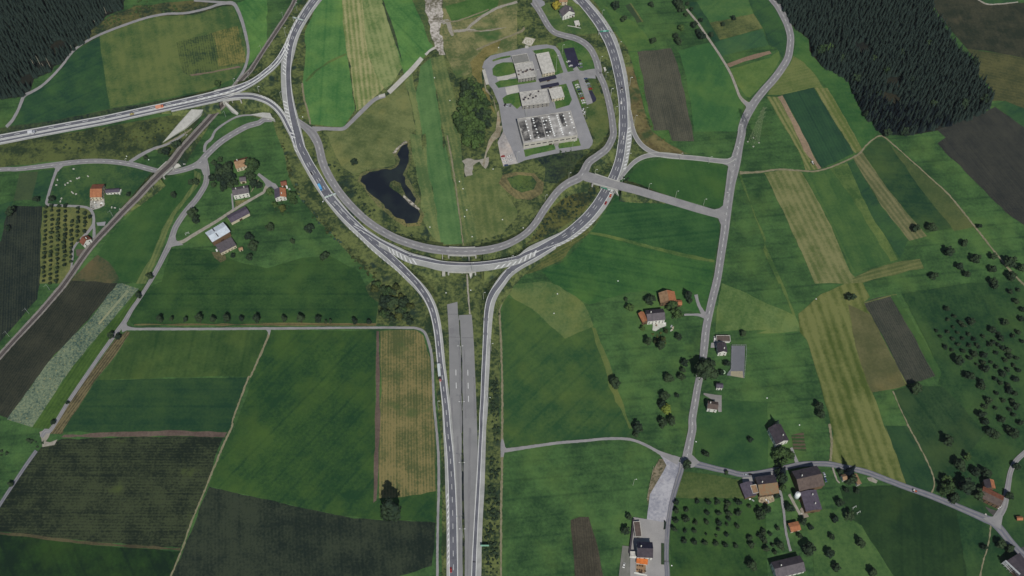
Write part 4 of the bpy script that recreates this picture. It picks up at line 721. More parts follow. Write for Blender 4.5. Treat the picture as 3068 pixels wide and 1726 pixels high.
def building(name, label, cat, spec, h, roof='gable', ridge='u', rh=None, wall=None, rm='grey', oh=.5, win=1, chim=0, group=None, sky_=None, north=None, para=True, wcol=None, floors=2):
    "a house or hall: walls, roof, windows, door; h = eave height; the survey quad is the roof outline"
    wall = wall or W_WHITE
    c, L, W_, rz = frame_of(spec, h); root = empty(name, (c.x, c.y, 0.0), rz); tag(root, label, cat, group)
    a, b = L/2-oh, W_/2-oh
    if roof == 'gable':
        span = (W_ if ridge == 'u' else L)/2; rh = rh or span*.75
        v = [(-a,-b,0),(a,-b,0),(a,b,0),(-a,b,0),(-a,-b,h),(a,-b,h),(a,b,h),(-a,b,h)]; f = [(0,1,5,4),(1,2,6,5),(2,3,7,6),(3,0,4,7)]
        top = h+rh*(1-oh/span)-.12
        if ridge == 'u': v += [(-a,0,top),(a,0,top)]; f += [(4,8,7),(5,6,9)]
        else: v += [(0,-b,top),(0,b,top)]; f += [(4,5,8),(6,7,9)]
        mesh_obj('wall', v, f, wall, root)
        A_, B_ = L/2, W_/2; k = oh/span*rh; t = .22
        if ridge == 'u': pl = [[(-A_,-B_,h-k*0),(A_,-B_,h-k*0),(A_,0,h+rh),(-A_,0,h+rh)],[(A_,B_,h),(-A_,B_,h),(-A_,0,h+rh),(A_,0,h+rh)]]
        else: pl = [[(A_,-B_,h),(A_,B_,h),(0,B_,h+rh),(0,-B_,h+rh)],[(-A_,B_,h),(-A_,-B_,h),(0,-B_,h+rh),(0,B_,h+rh)]]
        rv, rf = [], []
        for q in pl:
            i = len(rv); rv += [Vector(p) for p in q]+[Vector(p)+Vector((0,0,t)) for p in q]
            rf += [(i,i+3,i+2,i+1),(i+4,i+5,i+6,i+7)]+[(i+j,i+(j+1)%4,i+4+(j+1)%4,i+4+j) for j in range(4)]
        mats = [roofmat(rm), roofmat(north or rm)]  # second slope can take a darker tone: its shade put into the colour
        ro = mesh_obj('roof', rv, rf, None, root, mats=mats, mi=[0]*6+[1]*6)
    elif roof == 'hip':
        rh = rh or min(L, W_)*.3
        m = MB(); m.box(0,0,0,2*a,2*b,h); m.build('wall', wall, root)
        A_, B_ = L/2, W_/2; g = max(.2, A_-B_) if L > W_ else .2; g2 = max(.2, B_-A_) if W_ > L else .2
        rv = [(-A_,-B_,h),(A_,-B_,h),(A_,B_,h),(-A_,B_,h),(-g,-g2,h+rh),(g,-g2,h+rh),(g,g2,h+rh),(-g,g2,h+rh)]
        ro = mesh_obj('roof', rv, [(0,1,5,4),(1,2,6,5),(2,3,7,6),(3,0,4,7),(4,5,6,7),(3,2,1,0)], roofmat(rm), root)
    elif roof == 'mono':
        rh = rh or 1.5
        v = [(-a,-b,0),(a,-b,0),(a,b,0),(-a,b,0),(-a,-b,h),(a,-b,h),(a,b,h+rh),(-a,b,h+rh)]
        mesh_obj('wall', v, [(0,1,5,4),(1,2,6,5),(2,3,7,6),(3,0,4,7)], wall, root)
        A_, B_ = L/2, W_/2; rv = [(-A_,-B_,h),(A_,-B_,h),(A_,B_,h+rh),(-A_,B_,h+rh)]; rv += [(x,y,z+.25) for x,y,z in rv]
        ro = mesh_obj('roof', rv, [(0,3,2,1),(4,5,6,7),(0,1,5,4),(1,2,6,5),(2,3,7,6),(3,0,4,7)], roofmat(rm), root)
    else:
        m = MB(); m.box(0,0,0,2*a,2*b,h-.3); m.build('wall', wall, root)
        m = MB(); m.box(0,0,h-.3,L,W_,.5); ro = m.build('roof', sky_ or roofmat(rm), root)
        m = MB()
        for (x, y, sx, sy) in ((0,W_/2-.2,L,.4),(0,-W_/2+.2,L,.4),(L/2-.2,0,.4,W_-.8),(-L/2+.2,0,.4,W_-.8)): m.box(x, y, h+.2, sx, sy, .35)
        if para: m.build('parapet', roofmat('lightflat'), ro)
    if win:
        ww = 1.3 if floors else 2.0; nf = max(1, min(floors, int(h/2.7)))
        for fl in range(nf):
            z = 1.0+fl*2.7
            n = max(2, min(6, int(2*a/3.2)))
            for i in range(n):
                x = -a+(i+.5)*2*a/n; m = MB(); m.box(x, -b-.04, z, ww, .12, 1.3)
                if not (fl == 0 and i == n//2): m.build('window', GLASS, root)
            n2 = max(1, min(4, int(2*b/3.6)))
            for sx in (-1, 1):
                for i in range(n2):
                    y = -b+(i+.5)*2*b/n2; m = MB(); m.box(sx*(a+.04), y, z, .12, ww, 1.3); m.build('window', GLASS, root)
        m = MB(); m.box(-a+(n//2+.5)*2*a/n, -b-.05, 0.05, 1.1, .14, 2.1); m.build('door', WOODD, root)
    elif cat != 'roof':
        m = MB(); m.box(0, -b-.05, 0.05, min(3.2, a), .14, 2.6); m.build('door', WOODD, root)
    for k in range(chim):
        m = MB(); cx_, cy_ = ((-.25+.5*k)*L, .12*W_) if ridge == 'u' else (.14*L, (-.2+.45*k)*W_)
        zz = h+(rh or .5)*.55; m.box(cx_, cy_, zz, .8, .8, 2.0+(rh or 0)*.3); m.build('chimney', W_WHITE, ro)
    return root, ro, (L, W_, rz, h, rh)
Bd = building
def on_roof(spec, root, z):
    out = []
    for p in T(spec):
        q = at(p[0], p[1], z)-Vector((root.location.x, root.location.y, 0)); r = root.rotation_euler.z
        out.append((q.x*cos(r)+q.y*sin(r), -q.x*sin(r)+q.y*cos(r)))
    return out
# main depot hall, roof stained, with rows of skylight domes
hallm = field_mat('stained flat hall roof', (156,154,148), (184,182,176), (1.5,1.6,.8), rows('D 850,600 940,930', 26, .9), third=((84,82,80),.045,.49,4), fine=.25)
hr, hro, (hL, hW, hz2, hh, _) = Bd('depot_hall', 'large flat roofed depot hall with rows of white skylight domes on a stained roof', 'hall', 'D 422,683 1110,558 1208,888 510,975', 10, 'flat', rm='conc', sky_=hallm, wall=plain_mat('hall cladding', (188,184,174), (172,168,158), .15), oh=.15, win=0)
inv = hr.rotation_euler.z
DOME = plain_mat('skylight dome', (232,234,232), (214,216,214), 1, .3)
dm = bpy.data.meshes.new('skylight'); bm = bmesh.new(); bmesh.ops.create_uvsphere(bm, u_segments=8, v_segments=5, radius=.95)
for v in bm.verts: v.co.z = max(0, v.co.z)*.6
bm.to_mesh(dm); bm.free(); dm.materials.append(DOME)
for p in on_roof('D 537,697 549,738 562,778 574,820 597,885 600,915 628,665 636,690 642,720 655,760 672,800 685,843 702,908 750,655 763,697 774,740 790,778 808,842 850,832 824,882 800,690 832,640 838,665 845,690 853,715 860,740 868,765 875,790 883,812 890,838 900,862 908,885 938,628 946,655 955,682 963,708 972,735 980,762 990,790 998,815 1008,840 1016,868 1095,595 1105,635 1118,675 1130,715 1020,628 1035,668 1050,712 1062,755 1100,848 1155,780', hr, 10.3):
    inst('skylight', dm, hro, (p[0], p[1], 10.2))
m = MB(); q = on_roof('D 912,945', hr, 1)[0]; m.box(q[0], -hW/2-1.2, 0, 5, 2.6, 3.2); m.build('porch', W_GREY, hr)
m = MB()
for k in range(9): m.box(-hL/2+(k+.6)*hL/9.2, -hW/2+.08, 5.2, 4.5, .12, 1.2)
m.build('window_band', GLASS, hr)
STAIN = field_mat('roof grime', (74,74,72), (128,126,120), (.9,1.4,1.3), third=((176,174,166),.09,.56,9), fine=.35)
for s in ('D 440,705 520,690 600,940 520,955', 'D 600,662 720,640 790,905 640,935', 'D 735,640 825,622 895,880 800,900', 'D 955,600 1010,590 1060,760 1010,770', 'D 915,850 985,838 990,855 920,868'):
    q = on_roof(s, hr, 10.3); mesh_obj('roof_stain', [(x, y, 10.24) for x, y in q], [tuple(range(len(q)))], STAIN, hro)
# offices
def clutter(ro, spec, root, z, mats, n=1):
    for i, p in enumerate(on_roof(spec, root, z)):
        m = MB(); m.box(p[0], p[1], z, random.uniform(1.2, 2.6), random.uniform(1, 1.8), random.uniform(.6, 1.4)); m.build('roof_unit', mats[i % len(mats)], ro)
o1, r1, _ = Bd('office_building', 'flat roofed office block with dark roof units, north west of the compound', 'office', 'C 610,830 838,788 890,985 645,1012', 7, 'flat', rm='conc', win=1, wall=W_GREY)
clutter(r1, 'C 660,915 680,940 690,905 715,930 735,910 750,920 770,905 790,915 810,895 830,905 700,950 660,960 845,900', o1, 7.2, [roofmat('dark'), roofmat('conc'), roofmat('brown')])
o2, r2, _ = Bd('office_building', 'lower grey roofed deck building attached north of the office block', 'building', 'C 568,722 768,686 802,792 602,826', 4.2, 'flat', rm='conc', sky_=plain_mat('grey deck', (130,130,126), (116,117,114), .2), win=0, wall=W_GREY)
o3, r3, _ = Bd('flat_hall', 'long pale flat roofed hall east of the office block', 'hall', 'C 887,697 1045,668 1130,922 960,950', 6, 'flat', rm='lightflat', wall=W_CREAM)
o4, r4, _ = Bd('workshop_building', 'flat roofed workshop with roof units in the middle of the compound', 'workshop', 'D 455,332 800,288 850,462 490,502', 7, 'flat', rm='conc', wall=W_GREY)
clutter(r4, 'D 510,425 540,418 570,412 600,408 630,400 575,360 600,355 560,380 590,375 660,350 665,380 640,375 700,320 720,345 530,400', o4, 7.2, [roofmat('dark'), roofmat('conc')])
o5, r5, _ = Bd('workshop_building', 'pale square flat roofed annex joined to the workshop on its east', 'building', 'D 832,285 1000,258 1030,388 868,420', 5.5, 'flat', rm='lightflat', wall=W_CREAM)
Bd('carport', 'dark flat canopy north of the compound cross road', 'canopy', 'C 925,1010 1135,962 1147,1004 930,1056', 3.2, 'flat', rm='ink', win=0, wall=W_GREY, para=False)  # low carport canopy with a plain dark roof
Bd('carport', 'dark flat canopy south of the compound cross road', 'canopy', 'C 945,1100 1172,1056 1182,1096 958,1138', 3.2, 'flat', rm='ink', win=0, wall=W_GREY, para=False)
Bd('guard_booth', 'tiny white gate booth beside the service road east of the compound', 'booth', 'C 1752,870 1778,866 1782,905 1756,910', 3, 'flat', rm='lightflat', win=0)
# northern house
Bd('dwelling', 'white gabled house with a dark roof by the northern curve of the ring', 'house', 'd 790,440 1400,300 1440,560 960,740', 6.5, 'gable', 'v', rm='grey', chim=1)
Bd('dwelling', 'tan roofed house cut by the top edge behind the bright yellow tree', 'house', 'd 700,-160 1160,-160 1160,80 880,100', 6, 'gable', 'u', wall=W_CREAM, rm='tan', north='rust')
Bd('garden_pavilion', 'low grey pavilion in the garden south east of the white gabled house', 'pavilion', 'd 1440,930 1640,890 1720,1080 1500,1110', 2.6, 'mono', rm='lightflat', win=0, rh=.5)
Bd('dwelling', 'small dark roofed outbuilding joined to the white gabled house', 'outbuilding', 'd 1230,540 1450,500 1470,640 1270,690', 4, 'gable', 'u', rm='purple', win=0)
# western farms
b1 = Bd('barn', 'orange tiled barn standing west of the railway beside the goods yard clutter', 'barn', 'W 35,300 505,280 500,790 50,790', 6.5, 'gable', 'u', 3.4, wall=W_CREAM, rm='orange', north='rust')
Bd('shed', 'long low shed with a grey roof and white wall, east of the orange barn', 'shed', 'W 590,470 1120,440 1150,590 600,630', 3.6, 'gable', 'u', 1.4, rm='purple')
Bd('dwelling', 'small white railway house with a brown roof beside the orchard rows', 'house', 'G 768,1045 845,985 885,1020 800,1085', 5.5, 'gable', 'v', rm='rust', chim=1)
Bd('farmhouse', 'orange roofed farmhouse half hidden by the biggest round tree', 'house', 'U 262,270 620,160 640,400 310,470', 6, 'gable', 'u', wall=W_CREAM, rm='tan', north='rust', chim=1)
Bd('shed', 'little grey roofed shed between the two western farmhouses', 'shed', 'U 400,680 575,660 578,790 415,810', 4, 'gable', 'u', rm='grey', wall=W_CREAM, win=0)
Bd('farmhouse', 'white farmhouse with a long grey roof beside the lane junction', 'house', 'U 210,985 640,880 640,1105 240,1150', 7.5, 'gable', 'u', 2.6, rm='grey', chim=2)
Bd('dwelling', 'white house with one orange and one purple grey roof half at the bank foot', 'house', 'U 1285,1010 1590,965 1600,1200 1310,1235', 6, 'gable', 'v', 2.6, rm='orange', north='purple', chim=1)
Bd('shed', 'small red roofed shed behind the house with the two coloured roof', 'shed', 'U 1450,790 1605,765 1615,890 1470,920', 3.2, 'gable', 'u', rm='rust', win=0)
Bd('barn', 'long grey roofed barn beside the lane, north east of the silver roofed barn', 'barn', 'V 800,50 1130,-140 1420,10 880,240' if False else 'G 2180,800 2365,702 2412,770 2232,862', 4.5, 'gable', 'u', 2.0, wall=W_CREAM, rm='purple', win=0)
s1, s1r, s1d = Bd('barn', 'silver metal roofed barn with two ridge vents beside the farm lane', 'barn', 'V 235,515 710,235 905,490 400,790', 8, 'gable', 'u', 2.0, wall=W_WOOD, rm='silver', win=0)
for p in on_roof('V 452,450 548,585', s1, 9):
    m = MB(); m.box(p[0], p[1], 9.2, .8, 5.0, .9); m.build('vent', roofmat('dark'), s1r)
Bd('barn', 'brown grey roofed farm building directly south of the silver roofed barn', 'farm building', 'V 480,850 930,585 1060,880 640,1060', 5, 'mono', rm='grey', wall=W_CREAM, rh=-1.6, chim=0)
Bd('shed', 'tiny tan roofed hut beside the silver roofed barn farm', 'hut', 'V 1110,930 1220,900 1270,970 1150,1010', 2.6, 'gable', 'u', rm='tan', wall=W_CREAM, win=0)
# eastern farm
Bd('farmhouse', 'big orange gabled farm building north of the long white walled house', 'farm building', 'X 1010,320 1470,320 1500,560 1085,640', 7, 'gable', 'v', 4.0, wall=W_WOOD, rm='orange', north='tan')
Bd('shed', 'small orange roofed annex east of the big orange gabled farm building', 'annex', 'X 1450,545 1655,525 1665,690 1540,660', 4, 'gable', 'u', 1.5, wall=W_WOOD, rm='orange', win=0)
Bd('farmhouse', 'long grey roofed house with a bright white south wall, east of an orange annex', 'house', 'X 675,820 1130,765 1230,1075 710,1115', 7, 'gable', 'u', 3.6, rm='grey', north='dark', chim=1)
Bd('barn', 'orange roofed annex at the west end of the long grey roofed house', 'annex', 'X 500,890 655,835 705,1115 560,1160', 6, 'gable', 'v', 2.0, wall=W_WOOD, rm='orange', win=0)
# roadside houses
Bd('garage', 'wide low garage with a pale roof north of the white gabled roadside house', 'garage', 'Y 220,75 425,72 425,165 225,162', 3.4, 'flat', rm='brown', win=0)
Bd('dwelling', 'white gabled house with a dark roof beside the sports court', 'house', 'Y 237,185 370,185 378,320 235,330', 7, 'gable', 'v', rm='dark', north='dark', chim=1)
Bd('dwelling', 'narrow white fronted cottage with a grey roof below the sports court', 'cottage', 'Y 225,760 325,765 315,835 218,830', 5.5, 'gable', 'u', 1.8, rm='purple')
Bd('dwelling', 'square white walled house with a brown roof in the paved forecourt', 'house', 'Y 95,1015 255,1040 240,1150 92,1132', 7.5, 'gable', 'u', 2.4, rm='brown', chim=1)
# village
Bd('dwelling', 'white gabled house with a dark slate roof above the vegetable beds', 'house', 'S 118,20 250,-25 288,150 172,188', 7, 'gable', 'v', rm='dark', chim=1)
Bd('barn', 'huge brown grey barn roof on the bend of the village road', 'barn', 'b 1080,200 1560,110 1720,480 1200,620', 8.5, 'gable', 'u', 4.5, wall=W_WOOD, rm='brown', north='dark', win=0, chim=1)
Bd('barn', 'dark purple roofed barn joined south of the huge brown grey barn', 'barn', 'b 1210,620 1540,580 1680,960 1370,1010', 7, 'gable', 'v', 2.0, wall=W_WOOD, rm='purple', win=0, chim=2)
Bd('barn', 'patchy green and rust roofed farm building beside the village lane', 'farm building', 'b 330,330 740,270 800,650 440,690', 7, 'gable', 'u', 3.6, wall=W_WOOD, rm='moss', north='dark', chim=1)
Bd('barn', 'dark grey roofed wing at the west end of the patchy roofed farm building', 'farm wing', 'b 60,470 250,400 400,690 130,740', 5.5, 'gable', 'v', 1.6, wall=W_WOOD, rm='purple', win=0)
Bd('shed', 'small pale tan roof panel between the dark wing and the patchy roofed building', 'annex', 'b 255,490 375,465 405,640 290,660', 6.2, 'flat', rm='tan', wall=W_WOOD, win=0)
Bd('shed', 'small square orange roofed shed beside the village lane', 'shed', 'b 1010,1235 1205,1195 1240,1370 1035,1420', 4.5, 'gable', 'u', 1.3, wall=W_CREAM, rm='orange', win=0)
Bd('farmhouse', 'brown roofed house with a pale side wing, cut by the bottom edge', 'house', 'e 330,740 1720,360 1990,1180 560,1480', 6.5, 'gable', 'u', 3.6, rm='grey', north='dark', chim=1)
Bd('dwelling', 'narrow brown roofed house west of the pair under the tall dark conifer', 'house', 'S 822,470 862,462 862,520 815,535', 5, 'gable', 'u', rm='tan', chim=0)
Bd('dwelling', 'narrow brown roofed house east of the pair under the tall dark conifer', 'house', 'S 948,465 985,455 990,565 945,580', 5.5, 'gable', 'v', rm='tan')
Bd('farmhouse', 'rust striped roof farmhouse west of the road fork at the right edge', 'farmhouse', 'c 190,170 515,310 460,480 190,330', 7, 'gable', 'u', 2.2, wall=W_WOOD, rm='brown', north='rust', chim=0)
Bd('barn', 'small barn with one bright orange roof side behind the striped farmhouse', 'barn', 'c 220,90 385,80 375,215 240,200', 6, 'gable', 'v', 3, wall=W_WOOD, rm='orange', north='dark', win=0)
Bd('shed', 'tiny orange hut among shrubs at the right edge', 'hut', 'c 685,600 775,600 775,660 690,660', 2.8, 'gable', 'u', rm='orange', wall=W_WOOD, win=0)
Bd('barn', 'very dark barn in the bottom right corner beside the fork road', 'barn', 'c 560,1230 760,1100 900,1380 700,1500', 7, 'gable', 'v', 2.2, wall=W_WOOD, rm='dark', win=0)
# inn by the gravel yard
Bd('inn', 'dark roofed inn with a white south gallery in the concrete yard', 'inn', 'a 345,740 690,720 655,1085 325,1040', 7.5, 'gable', 'u', 4.2, rm='dark', north='ink', chim=1)
Bd('terrace', 'orange awning terrace attached south of the dark roofed inn', 'terrace', 'a 335,1060 580,1110 555,1205 325,1185', 3, 'mono', rm='vivid', win=0, wall=W_WHITE, rh=.7)
Bd('terrace', 'tan deck with cafe tables south of the orange awning', 'deck', 'a 322,1190 540,1210 525,1400 300,1370', .7, 'flat', rm='tan', win=0, wall=W_WHITE, oh=.05)
Bd('shed', 'long low flat roofed shed along the western edge of the concrete yard', 'shed', 'a 300,290 435,300 415,610 262,640', 3, 'flat', rm='brown', win=0, wall=W_GREY)
Bd('garage', 'white edged flat garage west of the dark roofed inn', 'garage', 'a 200,925 300,935 320,1035 195,1040', 3, 'flat', rm='lightflat', win=0)
# silo and other farm fittings
sp = at(*T('b 1150,730')[0][:2]); sroot = empty('silo', (sp.x, sp.y, 0)); tag(sroot, 'upright white silo tank beside the dark purple roofed barn', 'silo')
m = MB(); m.cyl(0,0,0,2.3,9,16); m.build('tank', plain_mat('silo white', (206,214,212), (186,196,196), .6, .5), sroot, True); m = MB(); m.cyl(0,0,9,2.3,1.4,16,.5); m.build('cap', DOME, sroot)
ZT = plain_mat('tree bark', (84,74,62), (62,54,46), 1)
# ---------------------------------------------------------------- trees
def leafmat(name, A, B, rand=.5): return plain_mat(name, A, B, .9, .9, 0, rand, .1)
LEAF = {'dark': leafmat('dark broadleaf foliage', (58,74,50), (34,48,40)), 'green': leafmat('green broadleaf foliage', (76,98,54), (46,64,42)), 'yellow': leafmat('yellow autumn foliage', (150,140,58), (112,104,44)),
        'lime': leafmat('lime foliage', (110,124,56), (78,94,44)), 'fruit': leafmat('fruit tree foliage', (58,72,50), (36,50,40)), 'blue': leafmat('blue willow foliage', (62,84,70), (40,58,50)), 'spruce': leafmat('spruce needles', (48,62,56), (22,32,38), .9), 'olive': leafmat('olive scrub foliage', (84,90,48), (52,62,38), .9)}
def leaf_cloud(seed, lobes, nleaf, leaf, core=.8):
    "crown: lumpy lobes with a dense inner mass and a shell of leaf clumps; unit radius, base at z = 0"
    rd = random.Random(seed); m = MB(); bm = bmesh.new()
    for (x, y, z, r) in lobes:
        g = bmesh.ops.create_icosphere(bm, subdivisions=2 if r > .3 else 1, radius=r*core)
        for v in g['verts']:
            k = 1+.28*noise.noise(v.co*4.5/r*.5+Vector((seed*3.1, x*5, y*5))); v.co = v.co*k+Vector((x, y, z))
    me = bpy.data.meshes.new('tmp'); bm.to_mesh(me); bm.free()
    for v in me.vertices: m.v.append(tuple(v.co))
    for p in me.polygons: m.f.append(tuple(p.vertices))
    bpy.data.meshes.remove(me)
    tot = sum(r*r for *_, r in lobes)
    for (x, y, z, r) in lobes:
        for _ in range(max(3, int(nleaf*r*r/tot))):
            th = rd.uniform(0, 2*pi); cz = rd.uniform(-.75, 1); s = math.sqrt(1-cz*cz)
            d = Vector((s*cos(th), s*sin(th), cz)); rr = r*rd.uniform(.78, 1.15); p = Vector((x, y, z))+d*rr
            n_ = (d+Vector([rd.uniform(-.7,.7) for _ in range(3)])).normalized(); u = n_.orthogonal().normalized(); w_ = n_.cross(u)
            a = rd.uniform(0, pi); u, w_ = u*cos(a)+w_*sin(a), w_*cos(a)-u*sin(a); l = leaf*rd.uniform(.6, 1.3)
            m.quad(p-u*l-w_*l*.7, p+u*l-w_*l*.6, p+u*l*.8+w_*l*.7, p-u*l*.7+w_*l*.8)
    return m
def lobes_round(rd, n, h):
    L = [(0, 0, h*.5, .55)]
    for k in range(n):
        th = 2*pi*k/n*1.6+rd.uniform(-.4,.4); ring = rd.uniform(.3,.62); z = h*rd.uniform(.22,.82); L.append((cos(th)*ring, sin(th)*ring, z, rd.uniform(.26,.44)))
    L.append((rd.uniform(-.15,.15), rd.uniform(-.15,.15), h*.85, .34)); return L
CROWN = {}; 
for kind, hh_, n, nl, lf in (('round',1.5,9,300,.11),('fruit',1.35,6,150,.15),('tall',2.7,13,420,.1),('big',1.7,15,700,.075)):
    CROWN[kind] = []
    for s in range(5 if kind != 'big' else 2):
        rd = random.Random(s*17+len(kind)); lb = lobes_round(rd, n, hh_)
        if kind == 'tall': lb = [(x*.8, y*.8, z, r) for x, y, z, r in lb]
        mb = leaf_cloud(s+3, lb, nl, lf); me = bpy.data.meshes.new('crown'); me.from_pydata([tuple(v) for v in mb.v], [], mb.f); me.materials.append(LEAF['green']); CROWN[kind].append(me)
CM = {}
def crown_mesh(kind, i, leaf):
    k = (kind, i, leaf)
    if k not in CM:
        me = CROWN[kind][i].copy() if leaf != 'green' else CROWN[kind][i]; me.materials[0] = LEAF[leaf]; CM[k] = me
    return CM[k]
tm = MB(); tm.bar((0,0,0),(.01,.02,1), .05, .03, 6)
for k in range(4):
    a = k*1.7; tm.bar((0,0,.6+.08*k),(cos(a)*.28, sin(a)*.28, 1.0+.05*k), .022, .008, 4)
TRUNK = bpy.data.meshes.new('trunk'); TRUNK.from_pydata([tuple(v) for v in tm.v], [], tm.f); TRUNK.materials.append(ZT)
def spruce_mesh(seed, tiers=8, pts=9, r=.17):
    rd = random.Random(seed); m = MB()
    for t in range(tiers):
        f = t/tiers; z = .08+.86*f; rr = r*(1-f)**.85+.012; zt = z+.16*(1-f*.4)
        for k in range(pts):
            a0 = 2*pi*(k+rd.uniform(-.25,.25))/pts; a1 = a0+pi/pts*rd.uniform(.8,1.2); a2 = a0+2*pi/pts; l = rr*rd.uniform(.8,1.2)
            top = (0,0,min(1.0, zt)); p0 = (cos(a0)*l, sin(a0)*l, z-.05*rd.uniform(.3,1.8)); p1 = (cos(a1)*l*.55, sin(a1)*l*.55, z+.02); p2 = (cos(a2)*l*.98, sin(a2)*l*.98, z-.03)
            m.tri(top, p0, p1); m.tri(top, p1, p2)
    m.bar((0,0,0),(0,0,.9), .018, .004, 5)
    return m
SPR = []
for s in range(6):
    mb = spruce_mesh(s, 8+s % 2, 9, .14+.015*(s % 3)); me = bpy.data.meshes.new('spruce'); me.from_pydata([tuple(v) for v in mb.v], [], mb.f); me.materials.append(LEAF['spruce']); SPR.append((me, mb))
ORD = ['nearest','second nearest','third nearest','fourth nearest','fifth nearest','sixth nearest','seventh nearest','eighth nearest','ninth nearest','tenth nearest','eleventh nearest','twelfth nearest']
LM = {}   # landmark name -> plan point
for k, s in (('the southern tip of the upper right wood','F 1500,1240'),('the western rim of the upper right wood','F 690,480'),('the silver roofed barn','V 570,500'),('the long white walled house with the orange annex','X 900,950'),('the northern white gabled house','d 1100,500'),('the dark roofed inn in the concrete yard','a 500,900'),
  ('the huge brown grey barn in the village','b 1400,400'),('the square orange roofed village shed','b 1120,1300'),('the rust striped farmhouse at the right edge','c 350,320'),('the orange tiled barn west of the railway','W 270,540'),('the white farmhouse by the western lane junction','U 420,1050'),
  ('the sports court','Y 540,400'),('the square white house south of the sports court','Y 170,1080'),('the white gabled house above the vegetable beds','S 200,80'),('the dark pond','H 1400,600'),('the bottom left corner fork of the farm lane','K 1180,420'),
  ('the railway bridge over the local road','G 1600,340'),('the brown drilled plot on the right slope','N 1380,540'),('the pink earth strip','E 1620,660'),('the ploughed brown field','E 700,900'),('the dark western maize field','G 200,1100'),('the end of the western village lane','U 1000,1000'),
  ('the gravel turnout at the lower left','O 430,120'),('the electricity pylon','P 430,1060'),('the tall dark village conifer','S 910,430'),('the short curved hay strip','J 1400,1260'),('the two lone trees at the swath strip end','J 1600,900'),('the tiny orange hut at the right edge','c 730,640'),('the road fork at the far right','c 380,660')):
    q = T(s)[0]; LM[k] = at(q[0], q[1])
TREES = []
def add_tree(x, y, rpx, shape='round', leaf='dark', label=None, group=None, hk=1.0):
    R = max(1.4, rpx*mpp(x, y)*(1.12 if shape != 'fruit' else .98)); hs = {'round':1.75,'fruit':1.6,'tall':3.1,'big':1.95}[shape]*hk; H = R*hs+.8
    P = at(x, y, H*.52); TREES.append([P, R, H, shape, leaf, label, group])
def trees(spec, shape='round', leaf='dark', **k):
    for p in T(spec): add_tree(p[0], p[1], p[2], shape, leaf, **k)
trees('E 160,60,50 258,205,38 560,45,34 575,450,40 825,400,34 855,460,42 1465,200,30 1350,265,26 850,30,55 890,90,45 940,160,25 1030,265,42 1075,340,34 1110,395,48 1215,380,28 1105,225,22 1000,95,22 960,40,24')
trees('E 890,305,38', 'round', 'green')
trees('M 1440,150,52 1100,965,58 1770,760,40 1760,830,30 1740,900,40 1620,920,48 1580,1085,46 1555,1160,42 1700,1080,24 1560,1335,46 1640,1325,48 1325,1385,48 2190,770,36 2345,480,34 1715,510,38 X 130,520,60')
trees('M 1250,240,44 1700,290,60 1660,210,60 1370,430,30', 'round', 'green'); trees('M 1590,1215,52', 'round', 'lime')
trees('M 1425,560,40 1545,600,46 1810,110,40 1830,170,28', 'tall', 'dark'); trees('M 1500,560,30 1570,540,26 1595,460,24', 'round', 'olive')
trees('M 1985,860,105', 'big', 'dark', label='largest dark tree crown overhanging the main road beside the sports court'); trees('M 1945,770,62 2020,770,50 2130,860,26', 'round', 'dark')
trees('N 915,130,46 1530,1000,66 600,1180,48 612,1265,46 1945,750,48 2060,890,52 1835,240,28 2070,370,40 2270,450,36 2395,375,32')
trees('J 1535,910,42 1690,900,50 2145,895,26 1995,1055,36 1860,1145,52 2105,1205,50 1960,1280,40 2030,1360,36 1705,1370,40 2285,1190,36 2440,1240,58 2275,1310,40 2460,1380,50 2560,1300,40 2280,1440,40')
trees('S 1845,150,56 2310,90,46 2480,70,56 2250,50,44 800,740,40 890,870,48 750,895,38 720,1070,32 1010,1130,46 700,1230,44 765,1360,44 1110,1410,48 500,1200,70 315,800,42 520,980,28 40,850,46 230,1150,48 410,1060,28 450,930,38 2350,1140,44 2200,1170,34 2450,1180,46 2500,390,40 2430,680,40 240,520,54 210,440,44')
trees('S 1965,370,66 2115,450,52 2220,450,50 2030,590,76 2150,670,60 1900,690,56', 'round', 'dark'); trees('S 1850,590,70 1790,640,40 1830,520,44 2030,300,40', 'round', 'green')
trees('S 240,260,62 180,300,36 320,290,44 270,340,36 215,360,40 250,600,40', 'round', 'green'); trees('S 100,800,40 190,680,30', 'round', 'dark')
trees('S 930,520,44 880,540,34 970,630,30 860,620,28 800,440,28', 'round', 'dark')
trees('F 1260,1280,40 1420,1270,44 1990,1000,60 2200,950,50 2110,600,40 960,760,44 1120,560,36','round','dark'); trees('F 1060,1100,36 1180,900,34 1500,760,34 1700,1000,36 1400,500,34 820,560,40 1880,820,34 1300,240,34 1650,420,34','round','dark'); trees('F 620,480,50 700,450,46 1250,690,40','round','green')
trees('K 1330,115,34 1065,500,34 1135,515,30 650,1145,20 510,1340,28 O 105,560,30')
trees('G 350,640,32 100,745,52 75,910,30 495,630,34 1240,590,22 1670,595,30 1890,470,32 1835,470,32 1850,770,56 1880,830,42 2065,290,30 2120,250,26 2400,990,48 2440,1090,52 2400,1190,34 2250,1180,24 1445,1380,36 865,800,22')
trees('U 720,430,180', 'big', 'green', label='biggest round green tree shading the orange roofed western farmhouse')
TREES[-1][1] = 8.2; TREES[-1][2] = 19.0
trees('G 2200,350,60 2140,380,44 2215,440,52 2150,480,44 2050,430,38 2060,500,28 2270,480,32 2165,330,40 2110,330,40 2180,400,50 2120,430,40 2200,310,40 2240,420,40 2100,390,34 2150,530,36 2230,500,36 2420,420,40 2390,400,36 2440,480,44 2500,500,36', 'round', 'dark'); trees('G 1700,100,46 1600,170,40 1545,170,28 1400,230,22', 'round', 'dark')
